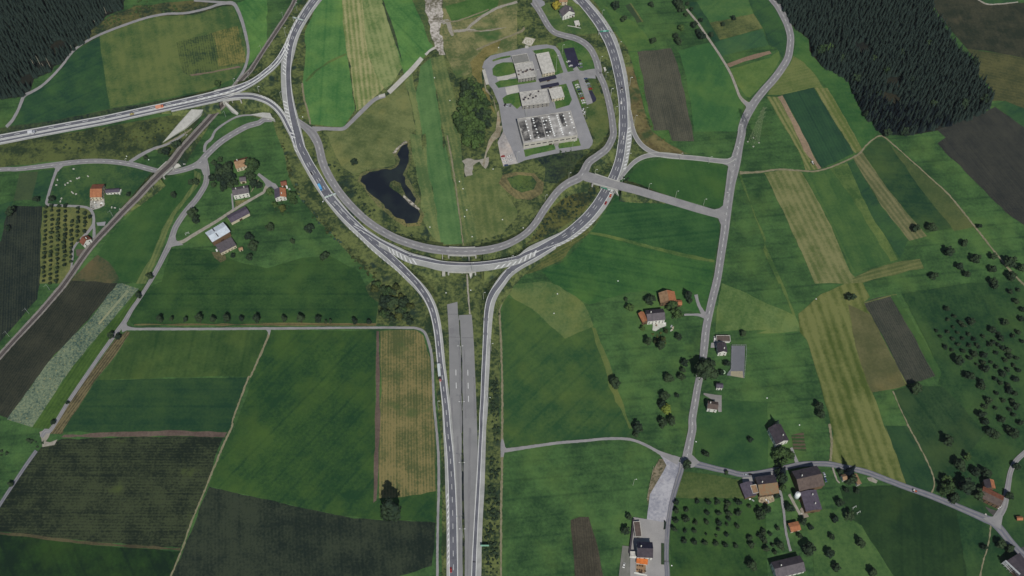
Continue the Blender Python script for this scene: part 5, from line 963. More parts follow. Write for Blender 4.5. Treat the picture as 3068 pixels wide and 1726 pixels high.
trees('H 190,900,46 565,910,46 405,1045,26 720,1180,46 1000,275,38'); trees('H 395,600,50 180,560,42 420,660,36 240,690,34', 'round', 'green'); trees('H 310,720,40', 'round', 'olive')
trees('A 2100,810,36', 'round', 'green'); trees('C 1145,80,60', 'round', 'yellow', label='bright yellow autumn tree beside the northern white gabled house')
trees('R 1790,375,44 1985,275,36 2180,450,24 1325,40,46 2410,140,26 1240,880,32 1200,1010,42 2430,1340,56 1305,90,28 1560,10,24')
trees('L 65,350,30 330,345,24 488,345,34 655,350,28 730,375,14 772,365,14 1010,370,24 1145,375,20 K 1540,350,26 1655,350,18 1790,350,18 1920,345,30 2055,350,26 2190,340,30 2330,345,22 2480,345,26', 'tall', 'dark', label='upright tree in the long row above the straight farm lane', group='row of trees above the straight farm lane')
# spread the row: give each its own place word
row = [t for t in TREES if t[6] == 'row of trees above the straight farm lane']; row.sort(key=lambda t: t[0].x)
NTH = ['first','second','third','fourth','fifth','sixth','seventh','eighth','ninth','tenth','eleventh','twelfth','thirteenth','fourteenth','fifteenth','sixteenth']
for i, t in enumerate(row): t[5] = '%s upright tree from the left in the row above the straight farm lane' % NTH[i]; t[1] *= 1.35; t[2] = t[1]*3.0
trees('Q 1370,730,100', 'tall', 'dark', label='tall solitary tree between the ochre stubble and the dark beet crop')
TREES[-1][1] = 12.5; TREES[-1][2] = 39.0; _p = T('Q 1372,900')[0]; TREES[-1][0] = at(_p[0], _p[1], 0)
# orchards: grouped, nothing tells the trees apart
def orchard(spec, label, group, leaf='fruit', shape='fruit'):
    for p in T(spec): add_tree(p[0], p[1], p[2]*(.86 if 'slope' in group else 1), shape, leaf, label, group)
orchard('R 1695,740,32 1690,820,36 1685,920,34 1670,1000,36 1900,730,28 1790,810,30 1785,900,42 1880,940,30 1780,1020,24 1870,1010,28 1770,1110,32 1870,1130,34 2000,740,34 1995,840,28 1985,930,28 1970,1130,32 1980,1045,16 2095,740,32 2100,850,34 2105,940,38 2080,1060,16 2080,1140,32 2190,750,36 2195,850,38 2185,950,20 2180,1050,28 2165,1150,32 2290,740,40 2290,850,40 2280,970,28 2270,1160,28 2400,780,24 2490,830,44 2500,890,34 2400,1080,34 2420,1150,42 2530,1040,30 2550,1110,34 2560,1180,30 2180,790,26 2100,1000,24 2200,900,26', 'small fruit tree in the orchard grid east of the concrete yard', 'orchard trees east of the concrete yard')
orchard('S 200,990,28 130,1045,24 60,1080,36 90,1190,38 170,1220,28 20,1060,28 60,1010,26 150,1150,22', 'small fruit tree between the orchard grid and the village lane', 'orchard trees beside the village lane')
orchard('N 1905,315,30 1845,350,26 1960,375,32 1990,410,34 1730,455,22 1840,465,30 1770,510,25 1895,420,22 1935,475,25 1890,530,28 1985,530,28 2045,490,28 2095,540,30 1940,590,28 1820,610,34 1880,640,25 1990,650,32 2050,600,32 2140,610,25 2095,680,48 2190,690,44 2185,510,28 2250,590,36 2350,530,44 2310,670,30 2420,640,48 2370,620,30 2200,830,56 2310,810,30 2380,870,48 2420,830,30 2520,840,34 2500,720,34 2160,950,44 2170,1000,48 2300,920,34 2310,1060,30 2240,1130,48 2380,1130,30 2440,1030,48 2490,1060,40 2500,930,44 2500,1180,48 2160,1270,56 2200,1330,56 2360,1310,48 2480,1270,30 2290,30,44 2440,80,38 2520,60,30 2500,170,40 2560,250,40 2550,340,40 2470,510,30 2520,470,34 2440,700,40 2560,560,30 2420,1400,44 2540,1350,40 2280,560,30 2330,590,30 2180,760,36 2120,780,22 2260,760,24 2420,980,36 2350,960,30 2460,1130,34 2330,480,28 2120,590,26 2200,1190,36 2300,1200,26 2440,1220,30 2050,720,36 2400,740,30 2480,790,28', 'dark old orchard tree among the many on the right hand slope', 'old orchard trees on the right hand slope')
NTH2 = NTH+['seventeenth','eighteenth','nineteenth','twentieth','twenty first','twenty second','twenty third']
west = []; rr_ = -1
for (x0, x1, ya, yb) in ((440,418,712,1449),(500,478,700,1449),(562,545,700,1449),(628,612,705,1320),(692,680,850,1260),(752,742,720,1040),(815,808,770,960)):
    y = ya; rr_ += 1; ii_ = 0
    while y < yb:
        f = (y-700)/750; west.append((rr_, ii_, '%.0f,%.0f,%.0f' % (x0+(x1-x0)*f+random.uniform(-5,5), y, random.uniform(17,26)))); ii_ += 1; y += random.uniform(36, 52)
for r_, i_, s_ in west: orchard('G '+s_, '%s tree down in the %s row from the left of the western orchard' % (NTH2[i_], NTH2[r_]), 'orchard rows west of the railway')
# grove beside the hall, woods, hedges
def scatter(spec, step, seed=0, zf=0.0):
    P = [at(p[0], p[1], zf) for p in T(spec)]; rd = random.Random(seed); out = []
    x0, x1 = min(p.x for p in P), max(p.x for p in P); y0, y1 = min(p.y for p in P), max(p.y for p in P); y = y0; r = 0
    while y < y1:
        x = x0+(step/2 if r % 2 else 0)
        while x < x1:
            q = Vector((x+rd.uniform(-.35,.35)*step, y+rd.uniform(-.35,.35)*step, 0)); ins = False; j = len(P)-1
            for i in range(len(P)):
                if (P[i].y > q.y) != (P[j].y > q.y) and q.x < (P[j].x-P[i].x)*(q.y-P[i].y)/(P[j].y-P[i].y)+P[i].x: ins = not ins
                j = i
            if ins: out.append(q)
            x += step
        y += step*.87; r += 1
    return out
for q in scatter('B 2110,780 2190,810 2240,890 2290,1010 2310,1150 2270,1280 2200,1430 H 2140,90 2100,130 B 2090,1449 2070,1330 2010,1240 2000,1140 2060,1060 2020,920 2040,840', 6.0, 5, 5):
    TREES.append([q, random.uniform(5.6,7.0), random.uniform(11.5,13.5), 'round', random.choice(['green','green','green','dark']), 'leafy tree packed in the oval grove west of the depot hall', 'trees of the oval grove'])
for q in scatter('L 1140,10 1250,130 1225,380 1380,395 1600,395 1560,240 1500,60 1350,0', 7.5, 8, 2):
    TREES.append([q, random.uniform(3.8,6.2), random.uniform(6,11), 'round', random.choice(['dark','dark','green','olive','dark']), 'shrubby willow in the thicket at the corner of the wide pasture', 'willow thicket beside the left motorway leg'])
# label the single trees by their nearest landmark
single = [t for t in TREES if t[5] is None]; byl = {}
for t in single:
    k = min(LM, key=lambda n: (LM[n]-Vector((t[0].x, t[0].y, 0))).length); byl.setdefault(k, []).append(t)
for k, L_ in byl.items():
    L_.sort(key=lambda t: (LM[k]-Vector((t[0].x, t[0].y, 0))).length)
    for i, t in enumerate(L_):
        big_ = 'small' if t[1] < 3.6 else ('large' if t[1] > 6 else 'medium'); col = {'dark':'dark green','green':'green','lime':'yellow green','olive':'olive','blue':'blue green','fruit':'dull green'}[t[4]]
        t[5] = '%s tree %s to %s' % (col, ORD[i] if i < len(ORD) else 'farther off but next', k)
        if i >= len(ORD): t[5] = 'small tree standing some way off %s' % k; t[6] = 'scattered trees round '+k.replace('the ', '', 1)
n_t = 0
for (P, R, H, shape, leaf, label, group) in TREES:
    n_t += 1; i = n_t % len(CROWN[shape]); root = empty('fruit_tree' if shape == 'fruit' else 'broadleaf_tree', (P.x, P.y, 0), random.uniform(0, 6.28))
    tag(root, label, 'fruit tree' if shape == 'fruit' else 'tree', group)
    hs = {'round':1.5,'fruit':1.35,'tall':2.7,'big':1.7}[shape]; zb_ = H*.16; k = (H-zb_)/hs
    inst('crown', crown_mesh(shape, i, leaf), root, (0,0,zb_), (R*random.uniform(.95,1.1), R*random.uniform(.95,1.1), k*random.uniform(.92,1.05)))
    inst('trunk', TRUNK, root, (0,0,0), (max(3, R*1.3), max(3, R*1.3), H*.6))
# conifer woods: the nearest 300 are trees of their own, the rest one mass
FN = 'F 195,30 330,240 500,380 505,490 620,650 850,765 905,830 930,930 1010,1080 1090,1190 1195,1290 1450,1310 1740,1260 2000,1175 2160,1110 2262,1020 2275,900 2130,740 2105,600 2010,560 1890,420 1770,220 1690,80 1640,-60 100,-80'
FW = 'A -120,-80 1190,-80 1195,90 1030,150 920,270 860,380 700,500 615,605 520,640 500,690 330,760 290,880 240,930 0,960 -120,980'
cand = [(q, 'NE') for q in scatter(FN, 3.9, 3, 0)]+[(q, 'NW') for q in scatter(FW, 4.1, 4, 0)]
clear = [at(*T('F 1010,480')[0][:2]), at(*T('F 1310,800')[0][:2]), at(*T('F 1300,960')[0][:2]), at(*T('A 260,800')[0][:2]), at(*T('A 560,450')[0][:2]), at(*T('A 420,640')[0][:2])]
cand = [(q, w_) for q, w_ in cand if not any((q-c).length < 9 for c in clear)]
camp = Vector((0, CAMY, 0)); cand.sort(key=lambda c: (c[0]-camp).length); rest = MB(); cnt = 0
for (q, w_) in cand:
    H = random.uniform(9, 16.5); sx = random.uniform(12,20); me, mb = random.choice(SPR); rz = random.uniform(0, 6.28)
    if cnt < 300:
        o = inst('spruce', me, None, (q.x, q.y, 0), (sx, sx, H), rz)
        tag(o, 'dark spruce packed in the dense conifer wood at the %s' % ('upper right' if w_ == 'NE' else 'upper left'), 'spruce', 'spruces of the %s wood' % ('upper right' if w_ == 'NE' else 'upper left')); cnt += 1
    else:
        i = len(rest.v); c, s = cos(rz), sin(rz)
        rest.v += [(q.x+(x*c-y*s)*sx, q.y+(x*s+y*c)*sx, z*H) for x, y, z in mb.v]; rest.f += [tuple(i+k for k in f) for f in mb.f]
ro_ = rest.build('conifer_forest', LEAF['spruce']); tag(ro_, 'mass of dark spruces filling the rear of both woods', 'forest', kind='stuff')
poly('forest_floor', FN, field_mat('forest floor', (34,38,34), (46,48,38)), z=.018, jit=0); poly('forest_floor', FW, field_mat('forest floor', (34,38,34), (46,48,38)), z=.019, jit=0)
for i, s in enumerate(('S 915,420','N 190,1350','S 250,430','F 690,520')):
    q = T(s)[0]; H = (24, 17, 20, 22)[i]; P = at(q[0], q[1], H*.45); root = empty('conifer_tree', (P.x, P.y, 0))
    tag(root, ('tall pointed dark conifer over the two narrow brown roofed houses','pointed dark conifer behind the house above the vegetable beds','dark conifer among the tree line west of the huge brown grey barn','pale broad conifer on the left edge of the upper right wood')[i], 'conifer')
    me = SPR[i][0].copy(); inst('crown', me, root, (0,0,0), (H*1.4, H*1.4, H)); inst('trunk', TRUNK, root, (0,0,0), (4,4,H*.4))
# leaning bare trunks at the edge of the upper left wood
BARK = plain_mat('pale dead bark', (178,172,152), (150,144,126), 1)
for i, (b, t) in enumerate((('A 355,675','A 315,560'),('A 420,685','A 360,520'),('A 438,675','A 400,600'),('A 492,660','A 455,545'),('A 700,475','A 668,430'),('A 925,240','A 915,190'),('A 1025,130','A 1010,60'))):
    p, q = T(b)[0], T(t)[0]; P = at(p[0], p[1]); H = pole_h(p, q)
    m = MB(); m.bar((0,0,0),(random.uniform(-.4,.4),0,H*.9), .32, .12, 5); m.bar((0,0,H*.6),(.9,.4,H*.8), .1, .04, 4); o = m.build('bare_trunk', BARK); o.location = P
    tag(o, '%s pale bare trunk from the left at the edge of the upper left wood' % NTH[i], 'bare tree', 'bare trunks at the wood edge')
# scrub on the banks: uncountable ground cover
def scrub(name, spec, step, rr, leaf, seed, label, hgt=1.0):
    me_l = [CROWN['fruit'][k] for k in range(3)]; m = MB(); rd = random.Random(seed)
    base_m = []
    for me in me_l: base_m.append(([tuple(v.co) for v in me.vertices][:0] or [tuple(v.co) for v in me.vertices], [tuple(p.vertices) for p in me.polygons]))
    for q in scatter(spec, step, seed):
        if noise.noise(Vector((q.x*.035, q.y*.035, seed))) < -.08: continue
        r = rd.uniform(*rr); vs, fs = rd.choice(base_m); i = len(m.v); a = rd.uniform(0, 6.28); c, s = cos(a), sin(a)
        m.v += [(q.x+(x*c-y*s)*r, q.y+(x*s+y*c)*r, (z-.25)*r*hgt) for x, y, z in vs]; m.f += [tuple(i+k for k in f) for f in fs]
    if m.f: o = m.build(name, LEAF[leaf]); tag(o, label, 'scrub', kind='stuff')
# low-poly bush for scrub
_b = []
for s in range(3):
    rd = random.Random(s+90); mb = leaf_cloud(s+40, [(0,0,.45,.5),(.4,.1,.4,.35),(-.3,.3,.4,.33),(0,-.4,.35,.3)], 26, .2, .85); me = bpy.data.meshes.new('bush'); me.from_pydata([tuple(v) for v in mb.v], [], mb.f); _b.append(me)
CROWN['fruit_save'] = CROWN['fruit']; CROWN['fruit'] = _b
scrub('scrub', 'H 250,10 320,30 390,330 480,520 560,640 700,800 820,980 1000,1150 1180,1300 1300,1420 1150,1400 900,1140 700,930 520,720 380,420 330,250', 5.5, (1.4,3.2), 'olive', 11, 'olive scrub on the outer bank of the western ring road')
scrub('scrub', 'H 400,380 520,620 700,830 850,1010 1000,1140 900,1120 700,910 500,660 400,480', 6, (1.6,3.4), 'blue', 12, 'blue green willows along the western bank')
scrub('scrub', 'H 720,140 800,200 900,400 1010,520 1100,660 1200,740 1300,850 1500,960 1700,1010 1790,1060 1700,1090 1500,1030 1300,930 1100,800 950,650 850,500 760,340', 5.5, (1.4,3.2), 'dark', 13, 'dark scrub between the service road and the pond')
scrub('scrub', 'I 440,190 600,170 780,150 780,260 700,380 620,400 540,440 440,440 430,300', 6, (1.4,3.0), 'dark', 14, 'dark bramble thicket south of the depot hall')
scrub('scrub', 'I 380,860 520,700 640,580 780,510 900,500 880,620 760,780 600,880 420,980 200,1080 100,1100 250,1000', 5.5, (1.4,3.2), 'dark', 15, 'dark alder scrub between service road and ring road')
scrub('scrub', 'I 500,760 760,560 820,700 600,860 400,980 300,1040', 8, (1.2,2.6), 'olive', 16, 'olive scrub between service road and ring road')
scrub('scrub', 'I 2,960 150,900 260,800 330,700 330,640 260,700 180,820 60,920 H 2400,980 2200,1030 2200,1060 2450,1000', 5, (1.2,2.4), 'dark', 17, 'dark hedge inside the curve of the service road')
scrub('hedge', 'Q 2310,50 2400,50 2400,400 2390,900 2390,1449 2280,1449 2270,1000 2290,600 L 2340,1449 2320,1200 2360,700 2380,300 2400,260 2400,1000 2395,1449 Q 2400,10', 3.8, (1.3,3.2), 'dark', 18, 'dark scrub belt east of the right motorway leg', 1.2)
scrub('hedge', 'Q 1835,100 1855,120 1860,600 1850,1449 1825,1449 1830,600', 3.4, (.8,1.5), 'dark', 19, 'dark narrow hedge left of the motorway')
scrub('scrub', 'A 0,1260 400,1210 900,1100 1400,1010 1950,890 1980,870 2000,900 1500,1030 900,1140 300,1250 0,1300', 4.5, (1,2.1), 'dark', 20, 'dark scrub along the northern foot of the western motorway')
scrub('scrub', 'A 0,1430 500,1330 1000,1230 1500,1150 1850,1080 1700,1200 1560,1320 1100,1449 G 900,150 300,200 0,200', 8, (1.2,2.6), 'dark', 21, 'dark scrub on the reedy verge of the western motorway')
scrub('scrub', 'A 300,1449 900,1330 1500,1200 1700,1150 1500,1400 G 1000,170 600,190 200,150', 9, (1,2.2), 'olive', 22, 'olive scrub on the reedy verge of the western motorway')
scrub('scrub', 'B 0,700 120,620 200,560 280,620 290,800 200,930 100,900 0,890', 7, (1,2.2), 'olive', 23, 'olive scrub inside the north western junction')
scrub('scrub', 'B 410,420 500,300 520,500 480,760 520,1000 540,1150 470,1130 430,900 410,600', 5.5, (1,2.2), 'olive', 24, 'olive scrub inside the ring on its western bank')
scrub('scrub', 'D 1940,100 2020,150 2080,500 2200,830 2350,960 2250,1000 2120,900 2010,700 1960,400', 7, (.8,1.8), 'olive', 25, 'rusty olive scrub outside the eastern ring road')
scrub('scrub', 'C 1700,100 1780,250 1900,450 2010,600 2090,850 2150,1100 2180,1300 2120,1200 2040,900 1980,680 1850,430 1700,200', 6, (.9,2), 'olive', 26, 'olive scrub outside the north eastern ring road')
scrub('scrub', 'D 1620,600 1700,700 1720,950 1640,1300 1560,1380 1400,1350 1600,1150 1700,900', 7, (.8,1.8), 'olive', 27, 'olive scrub between service road and eastern ring road')
scrub('scrub', 'L 1300,30 1480,20 1560,100 1680,400 1650,420 1560,300 1450,380 1300,390 1240,300 1250,100', 8, (1.2,2.6), 'olive', 28, 'yellow green scrub round the willow thicket')
scrub('scrub', 'L 1700,0 1900,40 1900,300 1880,600 1830,380 1780,200', 8, (.9,1.8), 'olive', 29, 'olive scrub between left motorway leg and old carriageway')
scrub('scrub', 'L 2180,20 2250,10 2250,120 2220,200 2190,150', 5, (1,2.4), 'dark', 30, 'dark scrub north of the right motorway leg')
scrub('scrub', 'A 1190,10 1600,0 2000,10 1850,110 1500,140 1100,250 900,350 850,380 1000,220 1100,140', 6, (1.2,3.2), 'green', 31, 'light green scrub between the upper left wood and the track')
scrub('scrub', 'O -10,200 200,140 400,115 420,190 350,215 150,250 -10,300', 5, (1.6,3.2), 'dark', 32, 'dark woodland belt at the left edge below the turnout')
scrub('scrub', 'I 1170,430 1200,400 1260,450 1230,510 1180,500', 4.5, (1.6,2.8), 'dark', 33, 'dark bushes at the overbridge corner')
scrub('scrub', 'V 560,1030 700,1090 780,1180 700,1300 520,1230', 5, (.7,1.4), 'olive', 34, 'garden shrubs south of the silver roofed barn farm')
scrub('scrub', 'H 200,660 420,660 450,760 300,790 220,740', 4.5, (.8,1.8), 'green', 35, 'garden shrubs below the two coloured roof house')
scrub('reeds', 'I 70,430 170,402 300,412 345,470 320,535 200,565 110,515', 4.5, (.8,1.6), 'green', 36, 'reeds filling the oval quarry pool')
scrub('reeds', 'H 1380,450 1450,480 1475,545 1430,575 1350,515', 2.6, (.7,1.3), 'olive', 51, 'reeds on the pond islet')
scrub('reeds', 'H 1050,380 1150,340 1350,320 1420,290 1400,300 1350,350 1150,372 1080,410 1060,460 1110,510 1180,610 1300,730 1440,830 1500,880 1600,870 1650,790 1670,800 1640,890 1500,905 1420,850 1280,740 1150,620 1070,510 1030,450', 3.0, (.6,1.3), 'green', 52, 'reeds fringing the pond bank')
scrub('scrub', 'X 380,1200 560,1230 800,1400 1000,1449 M 1560,440 1600,560 1560,640 1500,560 1440,620 1400,500', 3.6, (1,2.4), 'olive', 53, 'garden shrubs below the long grey roofed house')
scrub('scrub', 'H 1540,60 1600,300 1640,600 1700,760 1660,880 1620,700 1560,480 1530,300', 6, (.6,1.3), 'olive', 37, 'reedy scrub on the east bank of the pond')
scrub('scrub', 'X 1400,700 1650,700 1700,950 1500,1100 1350,1000 1300,800', 5.5, (1.4,3), 'dark', 38, 'dark shrubs east of the long grey roofed house')
scrub('scrub', 'S 1720,520 1900,420 1960,620 2060,740 1900,760 1780,700', 6, (1.4,3.2), 'green', 39, 'garden shrubs west of the rust striped farmhouse')
scrub('scrub', 'C 320,745 540,710 550,735 430,765 325,790', 3, (.8,1.4), 'green', 40, 'clipped shrubs on the lawn edge in the compound')
CROWN['fruit'] = CROWN['fruit_save']
# ---------------------------------------------------------------- vehicles
TYRE = plain_mat('tyre rubber', (34,34,36), (26,26,28), 3)
def paint(n, c): return plain_mat('paint '+n, c, tuple(v*.92 for v in c), 2, .35, .1, 0, .5)
def car_mesh():
    prof = [(-2.15,.35),(-2.2,.75),(-1.35,.92),(-.75,1.42),(.85,1.46),(1.6,1.0),(2.15,.9),(2.2,.35)]; v, f = [], []
    for s in (-.88, .88): v += [(x, s*(.86 if z > 1.2 else 1), z) for x, z in prof]
    n = len(prof); f = [tuple(range(n)), tuple(reversed(range(n, 2*n)))]+[(i, n+i, n+(i+1)%n, (i+1)%n) for i in range(n)]
    return v, f
cv, cf = car_mesh(); WH = MB(); WH.bar((0,-.11,0),(0,.11,0), .33, None, 10)
wme = bpy.data.meshes.new('wheel'); wme.from_pydata([tuple(v) for v in WH.v], [], WH.f); wme.materials.append(TYRE)
GL = MB()
for s in (-1, 1): GL.quad((-1.2,s*.885,.98),(1.45,s*.885,1.02),(.8,s*.80,1.4),(-.72,s*.80,1.36))
GL.quad((-1.37,-.8,.95),(-1.37,.8,.95),(-.78,.7,1.41),(-.78,-.7,1.41)); GL.quad((1.62,-.8,1.02),(1.62,.8,1.02),(.9,.7,1.46),(.9,-.7,1.46))
gme = bpy.data.meshes.new('window'); gme.from_pydata([(x*1.015,y*1.02,z+.02) for x,y,z in GL.v], [], GL.f); gme.materials.append(GLASS)
CARM = {}
def vehicle_dir(spec):
    a, b = T(spec)[:2]; d = at(b[0], b[1])-at(a[0], a[1]); return math.atan2(d.y, d.x)
def car(pos, heading, colour, rgb, label, group=None, z=0.0, sc_=1.0):
    p = T(pos)[0]; P = at(p[0], p[1], z+.8)
    if colour not in CARM:
        me = bpy.data.meshes.new('body'); me.from_pydata(cv, [], cf); me.materials.append(paint(colour, rgb)); CARM[colour] = me
    root = empty('car', (P.x, P.y, z), heading); tag(root, label, 'car', group); root.scale = (sc_,)*3
    inst('body', CARM[colour], root); inst('window', gme, root)
    for x in (-1.35, 1.38):
        for y in (-.8, .8): inst('wheel', wme, root, (x, y, .33))
    for y in (-.6, .6):
        m = MB(); m.box(-2.19, y, .62, .1, .35, .16); m.build('headlight', DOME, root)
RZt = wZ
def rise(z): return z+.2
car('H 590,385', vehicle_dir('H 590,385 560,330'), 'black', (44,36,40), 'dark car following the curve behind the blue lorry on the western ring', z=rise(RZt))
car('C 1987,1140', vehicle_dir('C 1987,1140 1970,1000'), 'black', (44,36,40), 'black car driving up the right hand ring road', z=rise(eZ))
car('C 1978,1315', vehicle_dir('C 1978,1315 1975,1200'), 'white', (226,226,222), 'white car below the black one on the right hand ring road', z=rise(eZ))
car('I 1186,38', vehicle_dir('I 1186,38 1180,100'), 'white', (226,226,222), 'white car near the eastern slip road fork', z=rise(eZ))
car('Q 1935,1390', vehicle_dir('Q 1935,1390 1930,1300'), 'red', (168,40,34), 'red car on the left motorway leg at the bottom edge', z=rise(wZ))
car('I 1065,560', vehicle_dir('I 1065,560 1090,500'), 'white', (226,226,222), 'white van like car just south of the eastern overbridge', z=rise(eZ), sc_=1.25)
car('I 1060,600', vehicle_dir('I 1060,600 1080,540'), 'orange', (206,96,60), 'orange car by the roadworks south of the overbridge', z=rise(eZ))
car('I 1015,670', vehicle_dir('I 1015,670 1040,610'), 'red', (168,40,34), 'red car at the lower end of the roadworks', z=rise(eZ))
car('M 1660,430', 1.2, 'cream', (206,196,168), 'cream car parked beside the long grey roofed house')
car('S 650,470', 1.8, 'silver', (176,182,188), 'silver car parked east of the huge brown grey barn'); car('S 660,520', 1.8, 'blue', (74,90,120), 'dark blue car below the silver one east of the huge barn')
car('b 160,280', 0, 'silver', (176,182,188), 'silver car parked on the yard apron by the village road'); car('b 240,275', 0, 'black', (44,36,40), 'black car next to the silver one on the yard apron')
car('R 1190,1345', 1.3, 'white', (226,226,222), 'white car on the old surface west of the inn')
car('c 450,470', .6, 'white', (226,226,222), 'white car in front of the rust striped farmhouse'); car('c 375,430', .6, 'white', (226,226,222), 'second white car left of the other at the striped farmhouse')
car('A 1272,1100', vehicle_dir('A 1272,1100 1340,1085'), 'yellow', (206,190,120), 'pale yellow car behind the orange lorry on the western motorway', z=mwZ+.05)
car('Y 202,130', 1.5, 'white', (226,226,222), 'white van parked beside the wide low garage', sc_=1.3)
cols = [('white',(226,226,222)),('silver',(176,182,188)),('white',(226,226,222)),('black',(44,36,40)),('red',(168,40,34)),('blue',(74,90,120)),('grey',(120,122,126))]
def lot(spec, n, hd, label, group):
    P = T(spec); a, b = P[0], P[1]
    for i in range(n):
        f = i/max(1, n-1); c = cols[(i*5+n) % len(cols)]; x, y = a[0]+(b[0]-a[0])*f, a[1]+(b[1]-a[1])*f
        car('Z %.1f,%.1f' % (x, y), hd, c[0], c[1], '%s car, %s from the %s' % (c[0], NTH[i], label), group)
lot('C 1410,1090 1500,1320', 9, vehicle_dir('C 1400,1180 1470,1170'), 'top in the left line of the compound car park', 'cars in the compound car park, left line')
lot('C 1520,1010 1580,1140', 5, vehicle_dir('C 1520,1040 1590,1030'), 'top in the right line of the compound car park', 'cars in the compound car park, right line')
lot('D 245,1150 285,1265', 4, vehicle_dir('D 240,1200 330,1190'), 'top at the lower left corner of the depot yard', 'cars at the depot yard corner')
lot('D 325,1150 345,1200', 2, vehicle_dir('D 240,1200 330,1190'), 'top in the short line inside the depot gravel', 'cars inside the depot gravel')
lot('C 1300,790 1330,845', 2, 0.3, 'top on the left of the black parking lot', 'cars left of the black parking lot')
lot('C 1440,780 1460,860', 3, 0.3, 'top on the right of the black parking lot', 'cars right of the black parking lot')
lot('D 1275,550 1290,590', 2, 1.3, 'top below the compound car park', 'cars below the compound car park')
lot('D 270,490 340,500', 3, 1.2, 'left on the west yard beside the workshop', 'cars beside the workshop')
def lorry(pos, hd, label, cabc, boxc, L=8.5, z=0, trailer=False):
    p = T(pos)[0]; P = at(p[0], p[1], z+1.5); root = empty('lorry', (P.x, P.y, z), hd); tag(root, label, 'lorry')
    m = MB(); m.box(-L/2+1.1, 0, .6, 2.1, 2.4, 2.3, top=.9); m.build('cab', paint(*cabc), root); m = MB(); m.box(-L/2+.06, 0, 1.7, .1, 2.1, .9); m.build('windscreen', GLASS, root)
    m = MB(); m.box(1.2, 0, .95, L-2.6, 2.5, 2.7); m.build('cargo_box', paint(*boxc), root)
    m = MB(); m.box(0, 0, .6, L-.4, 1.2, .35); m.build('chassis', TYRE, root)
    for x in ([-L/2+1.2, L/2-2.4, L/2-1.2] if not trailer else [-L/2+1.2, -L/2+4, L/2-3.6, L/2-2.4, L/2-1.2]):
        for y in (-1.05, 1.05): inst('wheel', wme, root, (x, y, .5), (1.5,1.5,1.5))
lorry('A 1540,1032', vehicle_dir('A 1540,1032 1500,1040'), 'orange lorry heading west on the western motorway', ('lorry orange', (214,120,84)), ('lorry peach', (226,160,130)), 8.5, mwZ+.2)
lorry('A 305,1277', vehicle_dir('A 305,1277 260,1284'), 'white lorry heading west near the left edge of the motorway', ('lorry grey', (176,180,190)), ('lorry white', (222,224,228)), 7.5, mwZ+.2)
lorry('H 672,520', vehicle_dir('H 672,520 650,480'), 'light blue lorry on the western ring road before the sign gantry', ('lorry blue', (90,170,226)), ('lorry sky', (104,180,228)), 7.5, wZ+.2)
lorry('L 1822,850', vehicle_dir('L 1826,880 1814,760'), 'long articulated lorry with a white trailer on the left motorway leg', ('lorry black', (50,50,56)), ('lorry pale', (206,214,214)), 15.5, wZ+.2, True)
car('L 1832,922', vehicle_dir('L 1832,922 1828,880'), 'crimson', (190,92,84), 'red and white car close behind the long articulated lorry', z=rise(wZ))
def tractor(pos, hd, label, rgb, n):
    p = T(pos)[0]; P = at(p[0], p[1], 1); root = empty('tractor', (P.x, P.y, .3), hd); tag(root, label, 'tractor')
    m = MB(); m.box(-.9,0,.7,2.2,.9,.8, top=.92); m.build('bonnet', paint(n, rgb), root); m = MB(); m.box(.8,0,.8,1.4,1.4,1.7, top=.9); m.build('cab', paint(n+' cab', (210,210,206)), root)
    for y in (-.95,.95): inst('wheel', wme, root, (.9,y,.8), (2.4,2.2,2.4)); inst('wheel', wme, root, (-1.5,y,.5), (1.4,1.6,1.4))
tractor('S 1520,628', 2.8, 'orange tractor driving along the village road', (196,96,60), 'tractor orange'); tractor('J 535,285', 2.0, 'white roofed tractor working beside the pale earth strip', (180,180,176), 'tractor grey')
tractor('b 1370,1000', .5, 'brown farm machine parked on the slab south of the village barns', (150,104,70), 'machine brown')
# ---------------------------------------------------------------- road signs, gantries, lamps, pylon
STEEL = plain_mat('galvanised steel', (190,194,194), (168,172,172), 1, .5, .3)
PALEP = plain_mat('pale lamp pole', (196,200,186), (176,180,168), 1, .5, .2)
def gantry(p0, p1, label, h, panels, z=0):
    a, b = T(p0)[0], T(p1)[0]; A, B_ = at(a[0], a[1], h+z), at(b[0], b[1], h+z); c = (A+B_)/2; d = B_-A; L = Vector((d.x, d.y)).length; rz = math.atan2(d.y, d.x)
    root = empty('sign_gantry', (c.x, c.y, 0), rz); tag(root, label, 'sign gantry')
    for x in (-L/2, L/2):
        m = MB(); m.box(x, 0, 0, .45, .45, h+z+.6); m.build('post', STEEL, root)
    m = MB(); m.box(0,0,h+z,L,.5,.7); m.build('beam', STEEL, root)
    for (f, w_, hh_, col) in panels:
        m = MB(); m.box(f*L, -.45, h+z-.9, w_, .18, hh_); m.build('sign_panel', paint('sign '+col[0], col[1]), root)
WHT = ('pale', (206,222,216)); GRN = ('green', (70,150,120)); MINT = ('mint', (150,214,200))
gantry('H 700,622', 'H 820,578', 'overhead sign gantry with pale panels across the western ring road', 6, [(-.2, 4, 2.2, WHT), (.12, 3.5, 2.2, WHT), (.4, 3, 2, WHT)])
gantry('C 1690,402', 'C 1855,392', 'overhead sign gantry with green panels across the north eastern ring road', 6, [(-.3, 3, 2.2, GRN), (-.05, 3.6, 2.4, MINT), (.18, 3, 2.2, GRN)])
gantry('B 410,165', 'B 515,195', 'overhead sign gantry across the north western ring road', 6, [(-.3, 3, 2, WHT), (.1, 4, 2, WHT), (.35, 2.4, 2, WHT)])
